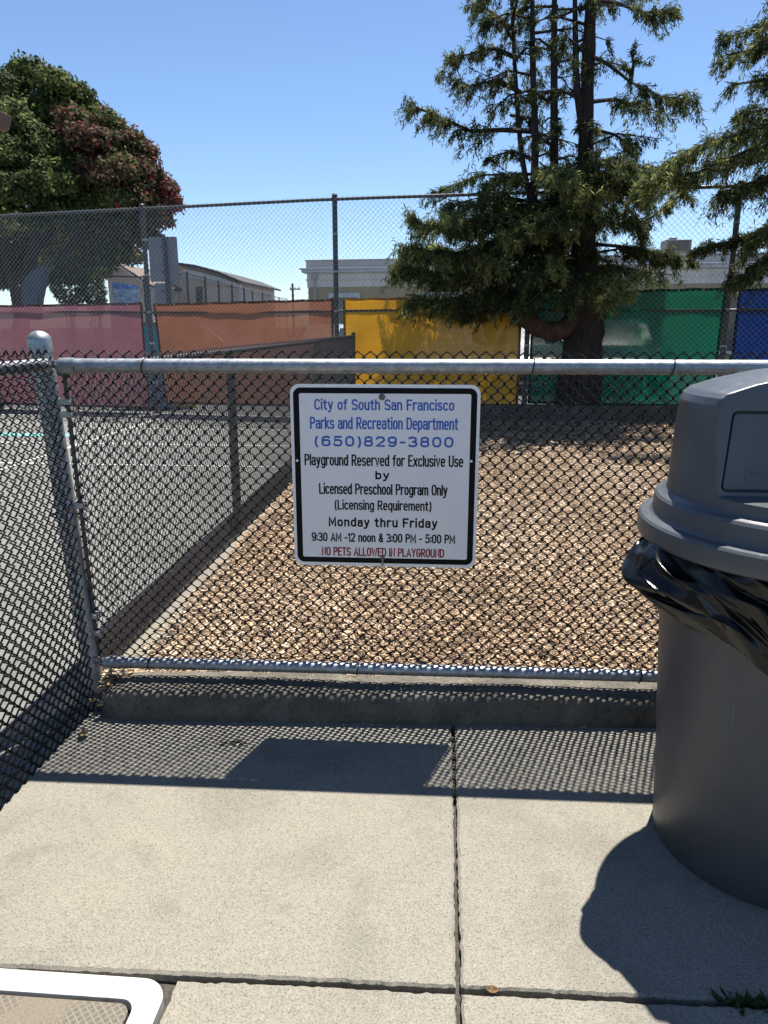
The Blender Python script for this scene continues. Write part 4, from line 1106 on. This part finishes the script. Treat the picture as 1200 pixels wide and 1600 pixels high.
CL = [(10, 140, 42, 0, 0), (45, 112, 34, .3, 0), (85, 130, 34, 0, 0), (120, 150, 32, .3, 0), (20, 190, 42, -.6, 0), (70, 175, 42, 0, 0), (115, 190, 36, -.2, .45), (140, 170, 26, .4, .1), (165, 190, 30, .2, .15),
      (5, 240, 46, -.9, 0), (60, 235, 46, -.6, 0), (80, 285, 44, -.9, 0), (30, 300, 48, -1.0, 0), (135, 215, 34, -.5, .65), (175, 225, 34, 0, .3), (200, 215, 30, .2, .35), (222, 235, 28, .3, .75), (155, 270, 36, -.5, .55),
      (190, 265, 34, -.3, .35), (225, 270, 32, 0, .6), (250, 290, 30, .2, .9), (262, 312, 24, .2, .95), (215, 305, 34, -.2, .45), (175, 310, 40, -.3, .1), (240, 335, 32, 0, .8), (130, 320, 44, -.4, .05), (85, 335, 46, -.8, 0),
      (190, 350, 40, .1, .1), (150, 365, 42, .2, 0), (225, 365, 28, .2, .3), (100, 380, 40, .5, 0), (180, 385, 34, .4, 0), (-30, 170, 50, 0, 0), (-40, 260, 60, -.3, 0), (-40, 350, 60, 0, 0), (-90, 240, 70, 0, 0), (20, 355, 46, .6, 0),
      (60, 380, 40, 1.2, 0), (130, 260, 60, 2.5, 0), (60, 200, 60, 2.8, 0), (200, 290, 55, 2.4, .3), (-20, 300, 70, 2.5, 0), (110, 350, 50, 2.2, 0), (15, 405, 44, .9, 0), (75, 410, 40, 1.0, 0), (125, 400, 36, .8, 0), (-30, 400, 50, .6, 0), (165, 398, 28, .6, 0), (-10, 430, 40, 1.2, 0), (50, 425, 34, 1.3, 0), (100, 425, 30, 1.2, 0), (150, 412, 30, 1.2, 0), (205, 395, 22, 1.0, .1)]
G, Rr = [], []
for (u, v, r, dy, red) in CL:
    c = clump(u, v, r, dy, min(1, red*1.15), int(2.5*r*r)+500); k = c[6]
    G.append([x[~k] for x in c[:6]]); Rr.append([x[k] for x in c[:6]])
for nm, S, mm_ in (('crown', G, 'leaf_green'), ('red_clumps', Rr, 'leaf_red')):
    A_ = [np.concatenate([q[i] for q in S]) for i in range(6)]
    V, Fc = spray_mesh(*A_[:5]); o = link(nm, new_mesh(nm, V, Fc, attr=A_[5]), M[mm_], bt); o.matrix_parent_inverse = invb
# pale shrubs below it
def shrub(name, label, u, v, rx, rz, y, n, key='leaf_shrub'):
    c = at(u, v, y); base = np.array([c[0], y, -.06]); s = y*1.03/F_PX
    root = empty(name, label, 'shrub', tuple(base))
    d = norm(rng.normal(0, 1, (n, 3))); rad = .45+.55*rng.random(n)**.6
    P = (c-base)+d*rad[:, None]*[rx*s, rx*s*.8, rz*s]
    D = norm(d+[0, 0, .5]+rng.normal(0, .5, (n, 3))); U = norm(np.cross(D, rng.normal(0, 1, (n, 3))))
    Lh = .09+.08*rng.random(n); V, Fc = spray_mesh(P, D, U, Lh, Lh*.4)
    link('foliage', new_mesh(name, V, Fc, attr=np.clip(rng.normal(.5, .22, n), 0, 1)), M[key], root)
    mb = MB()
    for k in range(6): mb.tube([(rng.normal(0, .05), rng.normal(0, .05), 0), tuple((c-base)*.6+rng.normal(0, .1, 3)), tuple((c-base)+rng.normal(0, rx*s*.4, 3))], [.03, .02, .008], 5)
    mb.build('stems', M['bark'], root, True)
shrub('shrub', 'yellow green shrub under the big evergreen, right of the slate panel', 108, 440, 26, 38, 22.5, 2600)
shrub('shrub', 'pale bushy shrub by the far fence, left of the blue and white banner', 148, 455, 14, 34, 22.5, 1400)

# ------------------------------------------------------------------ far things
# tan building on the right
BD = 30.0
bl = empty('school_building', 'long tan single storey building with cream frieze and grey parapet behind the trees', 'building', tuple(at(484, 560, BD)*[1, 1, 0]))
x0 = at(484, 430, BD)[0]; x1 = 15.0; BWD = 10.0
brz = math.radians(-6.0); bl.rotation_euler[2] = brz
W_ = x1-x0; zt_, zc, zf, zp = 3.74, 3.50, 3.34, 2.72
mb = MB(); mb.box((W_/2, BWD/2, 1.38), (W_, BWD, 2.90)); mb.build('wall', M['tan'], bl)
mb = MB(); mb.box((W_/2, BWD/2, 3.08), (W_+.06, BWD+.06, .50)); mb.box((W_/2, BWD/2, 3.10), (W_+.14, BWD+.14, .05)); mb.build('frieze', M['cream'], bl, bevel=.01)
mb = MB(); mb.box((W_/2, BWD/2, 3.42), (W_+.40, BWD+.40, .12)); mb.box((W_/2, BWD/2, 3.50), (W_+.56, BWD+.56, .05)); mb.box((W_/2, BWD/2, 3.345), (W_+.22, BWD+.22, .03)); mb.build('cornice', M['trim'], bl, bevel=.01)
mb = MB(); mb.box((W_/2, BWD/2, 3.66), (W_+.10, BWD+.10, .27)); mb.box((W_/2, BWD/2, 3.81), (W_+.18, BWD+.18, .05)); mb.build('parapet', M['parapet'], bl, bevel=.008)
mb = MB(); mb.tube([(.30, -.10, 3.2), (.30, -.10, .0)], .05, 10); mb.box((.30, -.12, 3.22), (.22, .16, .22)); mb.build('downpipe', M['parapet'], bl)
for wx, ww, ztop in ((1.45, 1.0, 2.52), (5.2, 1.3, 2.52), (8.4, 1.3, 2.52), (11.2, 1.3, 2.52), (15.0, 1.5, 2.52), (18.2, 1.3, 2.52)):
    mb = MB()
    mb.box((wx, -.02, ztop), (ww+.24, .12, .16)); mb.box((wx-ww/2-.06, -.02, ztop/2+.2), (.12, .10, ztop-.5)); mb.box((wx+ww/2+.06, -.02, ztop/2+.2), (.12, .10, ztop-.5)); mb.box((wx, -.04, .45), (ww+.28, .16, .10))
    fr_ = mb.build('window_frame', M['trim'], bl); mb = MB(); mb.box((wx, -.008, ztop/2+.2), (ww, .03, ztop-.52)); mb.build('pane', M['glass'], fr_)
def unit(u0, u1, v0, v1, y, label):
    a, b = at(u0, v1, y), at(u1, v0, y); w, h = b[0]-a[0], b[2]-a[2]
    r = empty('rooftop_unit', label, 'rooftop unit', ((a[0]+b[0])/2, y, a[2]-.0), 0, 'units on the tan building roof')
    mb = MB(); mb.box((0, 0, h*.42-.3), (w, w*.8, h*.84+.6)); mb.build('casing', M['metal_box'], r, bevel=.02)
    for k in range(5):
        mb = MB(); mb.box((0, -w*.41, h*(.15+.13*k)), (w*.8, .03, h*.05)); mb.build('louvre', M['dark_roof'], r)
    mb = MB(); mb.box((-w*.15, 0, h*.92), (w*.28, w*.3, h*.17)); mb.build('fan_cap', M['metal_box'], r, bevel=.01)
unit(1035, 1077, 372, 396, 33, 'dark rooftop unit with a small cap right of the tall conifer')
unit(622, 662, 390, 410, 33, 'dark low rooftop unit half hidden by the left branches of the conifer')

# house with a curved dark roof at the left
HY = 42.0
hs = empty('house', 'tan house with a dark sloping roof behind the far fence, left of centre', 'building', tuple(at(300, 560, HY)*[1, 1, 0]))
def hp(u, v): q = at(u, v, HY)-np.array(hs.location); return (q[0], q[2])
zl = -.06
def wallpoly(pts): return [hp(*p) for p in pts]
mb = MB(); g0 = -.05
a = wallpoly([(246, 411), (275, 413.5), (310, 418), (345, 427.5), (372, 441)])
mb.prism([(a[0][0], g0), (a[-1][0], g0)] + a[::-1], 0, 9); mb.build('wall', M['tan_house'], hs)
r_ = wallpoly([(240, 404), (275, 410), (310, 415), (345, 425), (382, 440), (382, 443), (345, 429), (310, 419.5), (275, 414.5), (240, 409)])
mb = MB(); mb.prism(r_, -.6, 9.4); mb.build('roof', M['dark_roof'], hs)
r_ = wallpoly([(288, 420), (310, 424.5), (345, 433.5), (378, 445), (378, 449), (345, 445), (310, 436), (288, 432)])
mb = MB(); mb.prism(r_, -.25, -.02); mb.build('fascia', M['trim'], hs)
a, b = hp(306, 448), hp(318, 480); mb = MB(); mb.box(((a[0]+b[0])/2, -.03, (a[1]+b[1])/2), (b[0]-a[0], .06, a[1]-b[1])); wf = mb.build('window_frame', M['dark_roof'], hs)
mb = MB(); mb.box(((a[0]+b[0])/2, -.07, (a[1]+b[1])/2), ((b[0]-a[0])*.8, .03, (a[1]-b[1])*.88)); mb.build('pane', M['glass'], wf)
a, b = hp(373, 446), hp(381, 500); mb = MB(); mb.tube([((a[0]+b[0])/2, -.2, a[1]), ((a[0]+b[0])/2, -.2, g0)], .09, 8); mb.build('downpipe', M['trim'], hs)
HY = 38.0
hs = empty('house', 'small tan gabled house with brown roof under the evergreen, behind the blue and white banner', 'building', tuple(at(190, 560, HY)*[1, 1, 0]))
mb = MB(); a = wallpoly([(168, 433), (191, 417), (236, 447)]); mb.prism([(hp(168, 433)[0], g0), (hp(236, 447)[0], g0), a[2], a[1], a[0]], 0, 8); mb.build('wall', M['tan_house'], hs)
mb = MB(); mb.prism(wallpoly([(163, 436), (191, 416), (191, 413), (161, 433)]), -.3, 8.2); mb.prism(wallpoly([(191, 413), (191, 416), (240, 449.5), (242, 446.5)]), -.3, 8.2); mb.build('roof', M['brown_roof'], hs)
mb = MB(); mb.prism(wallpoly([(163, 437.5), (191, 418.5), (191, 416.2), (163, 435.2)]), -.34, -.31); mb.prism(wallpoly([(191, 416.2), (191, 418.5), (239, 451), (240, 449)]), -.34, -.31); mb.build('fascia', M['cream'], hs)

# perimeter fence running away behind the car park
pf = empty('perimeter_fence', 'thin dark chain-link fence with many posts running off behind the rust brown screen', 'fence', (0, 0, 0))
pts = [at(150, 431, 24), at(225, 433, 24), at(292, 427, 24.5), at(320, 434, 26), at(341, 440, 28.5), at(362, 446, 31), at(381, 451, 35), at(394, 455, 39), at(410, 458, 44), at(423, 462, 50), at(436, 465, 58), at(448, 467, 68)]
mb = MB(); mb.tube([tuple(p) for p in pts], .025, 6); mb.build('top_rail', M['galv_dull'], pf)
for k, p in enumerate(pts):
    mb = MB(); mb.tube([(p[0], p[1], -.06), (p[0], p[1], p[2]+.05)], .04, 8); mb.build('post', M['galv_dull'], pf)
mv, mf = [], []
for p, q in zip(pts, pts[1:]):
    w = float(np.hypot(q[0]-p[0], q[1]-p[1])); V, Fc = chain_mesh(w, 1.0, .16, .009, 3, False)
    s_ = V[:, 0]/w; h_ = p[2]+(q[2]-p[2])*s_
    V2 = np.stack([p[0]+(q[0]-p[0])*s_, p[1]+(q[1]-p[1])*s_, V[:, 2]*h_], 1); V2[:, 1] += V[:, 1]
    mf.append(Fc+sum(len(x) for x in mv)); mv.append(V2)
link('mesh', new_mesh('mesh', np.concatenate(mv), np.concatenate(mf)), M['galv_dull'], pf)
# blue and white printed banner on it
m, nt, out = mat('printed banner'); tc = nt.nodes.new('ShaderNodeTexCoord'); sep = nt.nodes.new('ShaderNodeSeparateXYZ'); nt.links.new(tc.outputs['Object'], sep.inputs[0])
st = noise(nt, coords(nt, (1.6, 1, 9), True), 3.0, 4, .75, 1.0)
wht = ramp(nt, st, [(.44, (.12, .27, .50)), (.54, (.66, .70, .74))])
hd = ramp(nt, sep.outputs[2], [(.49, 0.0), (.52, 1.0)])
st2 = ramp(nt, noise(nt, coords(nt, (2, 1, 5), True), 4.0, 3), [(.55, (.09, .25, .55)), (.62, (.6, .68, .78))])
principled(nt, out, mix(nt, hd, wht, st2), .6)
a, b = at(174, 441, 23.8), at(217, 478, 23.8); w, h = b[0]-a[0], a[2]-b[2]
mb = MB(); N_ = 12; vs = []
for i in range(N_+1):
    s_ = i/N_
    for j in range(5):
        t_ = j/4; top = h*(1-.14*s_); z = top*(1-t_)
        vs.append((w*s_-w/2+.02*math.sin(t_*5), .02*math.sin(s_*7+t_*3), z))
mb.add(vs, [(i*5+j, i*5+5+j, i*5+6+j, i*5+1+j) for i in range(N_) for j in range(4)])
bn = mb.build('printed_banner', m, None, True, loc=(a[0]+w/2, 23.8, b[2])); md = bn.modifiers.new('t', 'SOLIDIFY'); md.thickness = .004
me2 = evaluated_mesh(bn); bn.modifiers.clear(); bn.data = me2
tag(bn, 'blue and white printed banner tied to the far fence under the evergreen', 'banner')
# slate curved panel under the tree
SY = 23.0; q = [at(u, v, SY) for u, v in ((33, 500), (33, 445), (40, 432), (52, 421), (66, 415), (72, 418), (66, 440), (60, 470), (58, 500))]
mb = MB(); c0 = q[0][0]; mb.prism([(p[0]-c0, p[2]) for p in q], 0, .35)
tag(mb.build('curved_panel', M['slate'], None, False, bevel=.03, loc=(c0, SY, 0)), 'slate grey panel with a curved top edge in the shade behind the maroon screen', 'panel')

# bare backs of a two-panel road sign
GY = 15.0
sp = empty('road_sign', 'back of a two-panel grey road sign on a steel post behind the tall fence', 'road sign', tuple(at(256, 560, GY)*[1, 1, 0]), math.radians(-4))
def q_(u, v): p = at(u, v, GY)-np.array(sp.location); return p[0], p[2]
mb = MB(); a = q_(254, 366); mb.tube([(a[0], .05, -.06), (a[0], .05, a[1])], .035, 12); mb.build('post', M['galv_dull'], sp, True)
for (u0, u1, v0, v1) in ((232, 274, 369, 440), (241, 267, 442, 500)):
    a, b = q_(u0, v1), q_(u1, v0); mb = MB(); mb.prism(rrect(b[0]-a[0], b[1]-a[1], .04, 5), .09, .094)
    mb.build('panel', M['grey_sign'], sp, loc=((a[0]+b[0])/2, 0, (a[1]+b[1])/2))
    for z in (.28, -.28):
        mb = MB(); mb.box(((a[0]+b[0])/2, .085, (a[1]+b[1])/2+z*(b[1]-a[1])), (.1, .02, .03)); mb.build('bracket', M['galv_dull'], sp)
# utility poles
for (u, vt, y, label) in ((394, 440, 62, 'dark utility pole right of the tan house with the sloping roof'), (457, 443, 80, 'slim far utility pole left of the tan building corner')):
    p = at(u, vt, y); r = empty('utility_pole', label, 'utility pole', (p[0], y, -.06))
    mb = MB(); mb.tube([(0, 0, 0), (0, 0, p[2]+.06)], [.16, .11], 8); mb.build('pole', M['wood_pole'], r, True)
    mb = MB(); mb.box((.25, 0, p[2]-.5), (1.1, .12, .12)); mb.build('cross_arm', M['wood_pole'], r)
    for dx in (-.2, .25, .7):
        mb = MB(); mb.lathe([(.04, 0), (.06, .05), (.03, .16)], (dx, 0, p[2]-.44), 8); mb.build('insulator', M['galv_dull'], r)

# painted mural wall seen between the maroon and the brown screen
m, nt, out = mat('mural paint'); v = coords(nt)
vo = node(nt, 'TexVoronoi', Scale=1.6); nt.links.new(v, vo.inputs['Vector'])
c = ramp(nt, vo.outputs['Color'], [(.0, (.03, .30, .36)), (.35, (.06, .42, .42)), (.5, (.62, .46, .06)), (.7, (.10, .30, .50)), (.85, (.55, .25, .06))])
nt.nodes[-1].color_ramp.interpolation = 'CONSTANT'; principled(nt, out, c, .7)
MY = 13.2; a, b = at(205, 508, MY), at(305, 560, MY)
t = empty('mural_wall', 'low painted wall in teal and yellow glimpsed between maroon and brown screens', 'wall', ((a[0]+b[0])/2, MY, -.06))
mb = MB(); mb.box((0, 0, (a[2]+.06)/2), (b[0]-a[0], .15, a[2]+.06)); mb.build('painted_face', m, t)
mb = MB(); mb.box((0, 0, a[2]+.085), (b[0]-a[0]+.06, .2, .05)); mb.build('coping', M['strip'], t)

# parked cars glimpsed through the screens
def car(label, x, y, rz, paint, suv=0.0):
    r = empty('parked_car', label, 'car', (x, y, -.06), rz, 'cars parked behind the screens')
    # stations along the length (nose at -y): y, half width low, belt z, roof z, half width roof
    S = [(-2.20, .60, .56, .58, .50), (-2.12, .76, .70, .72, .60), (-1.7, .86, .80, .84, .66), (-1.0, .89, .90, .95, .68), (-.85, .89, .93, 1.02, .68), (-.15, .90, .96, 1.40+suv, .60), (.3, .90, .97, 1.47+suv, .61),
         (1.0, .90, .98, 1.44+suv, .60), (1.55, .89, .99, 1.24+suv*1.1, .60), (2.0, .86, .98, 1.02+suv*.8, .62), (2.2, .80, .86, .88+suv*.4, .62), (2.26, .70, .62, .64, .55)]
    vs = []
    for (yy, hw, zb, zr, hr) in S:
        for sgn in (-1, 1):
            row = [(hw*.86, .22), (hw, .34), (hw*1.01, (zb+.34)/2), (hw*.985, zb), ((hw*.97+hr)/2+.02, (zb+zr)/2), (hr, zr-.035*min(1, (zr-zb)*3)), (hr*.6, zr+.005)]
            vs += [(sgn*p[0], yy, p[1]) for p in (row if sgn < 0 else row[::-1])]
    n_ = 14; fs = []
    for i in range(len(S)-1):
        for k in range(n_):
            fs.append((i*n_+k, i*n_+(k+1) % n_, (i+1)*n_+(k+1) % n_, (i+1)*n_+k))
    fs += [tuple(range(n_)), tuple(reversed(range((len(S)-1)*n_, len(S)*n_)))]
    mb = MB(); mb.add(vs, fs); body = mb.build('body', paint, r, True, angle=50)
    # glass
    zt = 1.40+suv
    mb = MB(); mb.add([(-.63, -.83, 1.035), (.63, -.83, 1.035), (.55, -.20, zt-.03), (-.55, -.20, zt-.03), (-.63, -.80, 1.02), (.63, -.80, 1.02), (.55, -.17, zt-.05), (-.55, -.17, zt-.05)],
                      [(0, 1, 2, 3), (4, 7, 6, 5), (0, 4, 5, 1), (1, 5, 6, 2), (2, 6, 7, 3), (3, 7, 4, 0)]); mb.build('windscreen', M['glass'], r)
    mb = MB(); mb.add([(-.55, 1.60, 1.22+suv*1.1), (.55, 1.60, 1.22+suv*1.1), (.57, 1.99, 1.04+suv*.8), (-.57, 1.99, 1.04+suv*.8), (-.55, 1.58, 1.20+suv*1.1), (.55, 1.58, 1.20+suv*1.1), (.57, 1.97, 1.02+suv*.8), (-.57, 1.97, 1.02+suv*.8)],
                      [(0, 1, 2, 3), (4, 7, 6, 5), (0, 4, 5, 1), (1, 5, 6, 2), (2, 6, 7, 3), (3, 7, 4, 0)]); mb.build('rear_window', M['glass'], r)
    for sgn in (-1, 1):
        q = [(-.55, 1.03), (-.12, zt-.09), (1.0, zt-.07), (1.45, 1.06)]
        mb = MB(); mb.add([(sgn*(.895 if z < 1.1 else .70), yy, z) for yy, z in q]+[(sgn*(.86 if z < 1.1 else .665), yy, z) for yy, z in q], [(0, 1, 2, 3), (4, 7, 6, 5), (0, 4, 5, 1), (1, 5, 6, 2), (2, 6, 7, 3), (3, 7, 4, 0)])
        mb.build('side_window', M['glass'], r)
        mb = MB(); mb.box((sgn*.62, -2.13, .70), (.30, .12, .13)); mb.build('headlight', M['lamp'], r, bevel=.03)
        mb = MB(); mb.box((sgn*.98, -.55, 1.0), (.16, .10, .12)); mb.build('mirror', paint, r, bevel=.03)
        for yy in (-1.38, 1.40):
            Mw = Matrix.Rotation(math.pi/2, 3, 'Y')
            mb = MB(); mb.lathe([(.20, -.10), (.30, -.105), (.325, -.08), (.325, .08), (.30, .105), (.20, .10)], (sgn*.80, yy, .325), 28, Mw); w_ = mb.build('wheel', M['tyre'], r, True)
            mb = MB(); mb.lathe([(.05, -.012), (.19, .0), (.205, .02), (.205, .0)], (sgn*.80+sgn*.095, yy, .325), 20, Mw); mb.build('rim', M['rim'], w_, True)
    mb = MB(); mb.box((0, -2.185, .50), (.9, .08, .16)); mb.build('grille', M['rubber'], r, bevel=.02)
    mb = MB(); mb.box((0, -2.22, .36), (1.3, .06, .10)); mb.build('bumper', M['rubber'], r, bevel=.02)
def paint(name, col): return m_plain(name, col, .25, .2, .04, 3, .02, coat=.6)
for (u, y, pc, lab, suv) in ((1005, 15.8, paint('silver car paint', (.07, .072, .075)), 'dark glossy car seen through the deep green screen', .1), (838, 16.2, paint('pale grey car paint', (.36, .36, .35)), 'pale car seen in the gap between yellow and green screens', 0.0),
                             (715, 16.6, paint('white car paint', (.45, .45, .44)), 'white car seen through the golden yellow screen', .05), (485, 17.0, paint('light car paint', (.35, .35, .36)), 'light car at the right end behind the rust brown screen', 0.0)):
    car(lab, at(u, 540, y)[0], y+2.2, math.radians(random.uniform(-6, 6)), pc, suv)
car('dark blue car parked under the grey road sign behind brown screen', at(300, 500, 21)[0], 22.5, math.radians(78), paint('dark car paint', (.03, .04, .07)), .1)

# roof corner of a shelter at the left edge
EY = 5.0; a = at(15, 182, EY); b = at(15, 205, EY)
sh = empty('shelter', 'brown shelter roof corner poking in at the left edge', 'shelter', (a[0]-2.2, EY-2.0, 0))
mb = MB(); mb.prism([(-2.2, 2.56), (2.2-.01, b[2]), (2.2+.02, a[2]), (-2.2, 2.80)], -2.0, 2.0); mb.build('roof', M['eave'], sh, bevel=.006)
for dx in (-1.9, 1.2):
    for dy in (-1.3, 1.6):
        mb = MB(); mb.box((dx-.4, dy, 1.28), (.10, .10, 2.5)); mb.build('post', M['eave'], sh, bevel=.01)

# ------------------------------------------------------------------ litter
def dry_leaf(x, y, z, size, rz, label, curl=.4, col=.6):
    N_ = 7; vs = []
    for i in range(N_):
        s = i/(N_-1); w = size*.32*math.sin(math.pi*min(1, .08+s*.95))**.8
        zc = size*curl*(s-.5)**2*2
        for k in (-1, 0, 1): vs.append((s*size-size/2, k*w, zc+abs(k)*w*.5+.001))
    fs = [(i*3+k, i*3+3+k, i*3+4+k, i*3+1+k) for i in range(N_-1) for k in range(2)]
    me = new_mesh('dry_leaf', vs, fs, attr=[min(1, max(0, col+random.uniform(-.2, .2))) for _ in fs])
    o = link('dry_leaf', me, M['leaf_dry'], None, (x, y, z)); o.rotation_euler = (random.uniform(-.2, .2), random.uniform(-.2, .2), rz)
    md = o.modifiers.new('t', 'SOLIDIFY'); md.thickness = .0008
    me2 = evaluated_mesh(o); o.modifiers.clear(); o.data = me2
    return tag(o, label, 'leaf')
dry_leaf(-1.19*PS, 2.19*PS, PZ+.004, .050, 1.9, 'curled tan dry leaf on the pavement by the left fence foot', .7, .9)
dry_leaf(.126*PS, 1.288*PS, PZ+.003, .026, .1, 'tiny orange dry leaf lying in the pavement joint', .2, .2)
for k in range(7):
    x = -1.20+random.uniform(-.035, .09); y = ky(x)+random.uniform(-.0, .09)
    o = dry_leaf(x, y*PS, PZ+(.045 if x < -1.15 else .10)+random.uniform(0, .03), random.uniform(.016, .032), random.uniform(0, 6.28), 'small dry leaf in the drift at the foot of the corner post', random.uniform(.2, .8), random.uniform(.1, .9))
    o['group'] = 'dry leaves drifted at the post foot'
# thin strands and crumbs along the left fence foot
t = empty('weed', 'small dark green weed growing from the joint beside the trash can shadow', 'weed', (.645*PS, (ty(.645, 0)-.008)*PS, PZ-.015))
P, D = [], []
for k in range(70):
    a = random.uniform(0, 6.28); P.append((random.uniform(-.05, .07), random.uniform(-.004, .004), .01)); D.append((math.cos(a)*.9, math.sin(a)*.8, random.uniform(.2, .9)))
P, D = np.array(P), norm(np.array(D)); U = norm(np.cross(D, rng.normal(0, 1, D.shape))); Lh = .018+.022*rng.random(len(P))
V, Fc = spray_mesh(P, D, U, Lh, Lh*.28); link('leaves', new_mesh('leaves', V, Fc, attr=rng.random(len(P))), M['weed'], t)
mb = MB()
for k in range(5): mb.tube([(random.uniform(-.03, .04), 0, 0), (random.uniform(-.04, .05), random.uniform(-.01, .01), .03)], .0012, 5)
mb.build('stems', M['weed'], t)
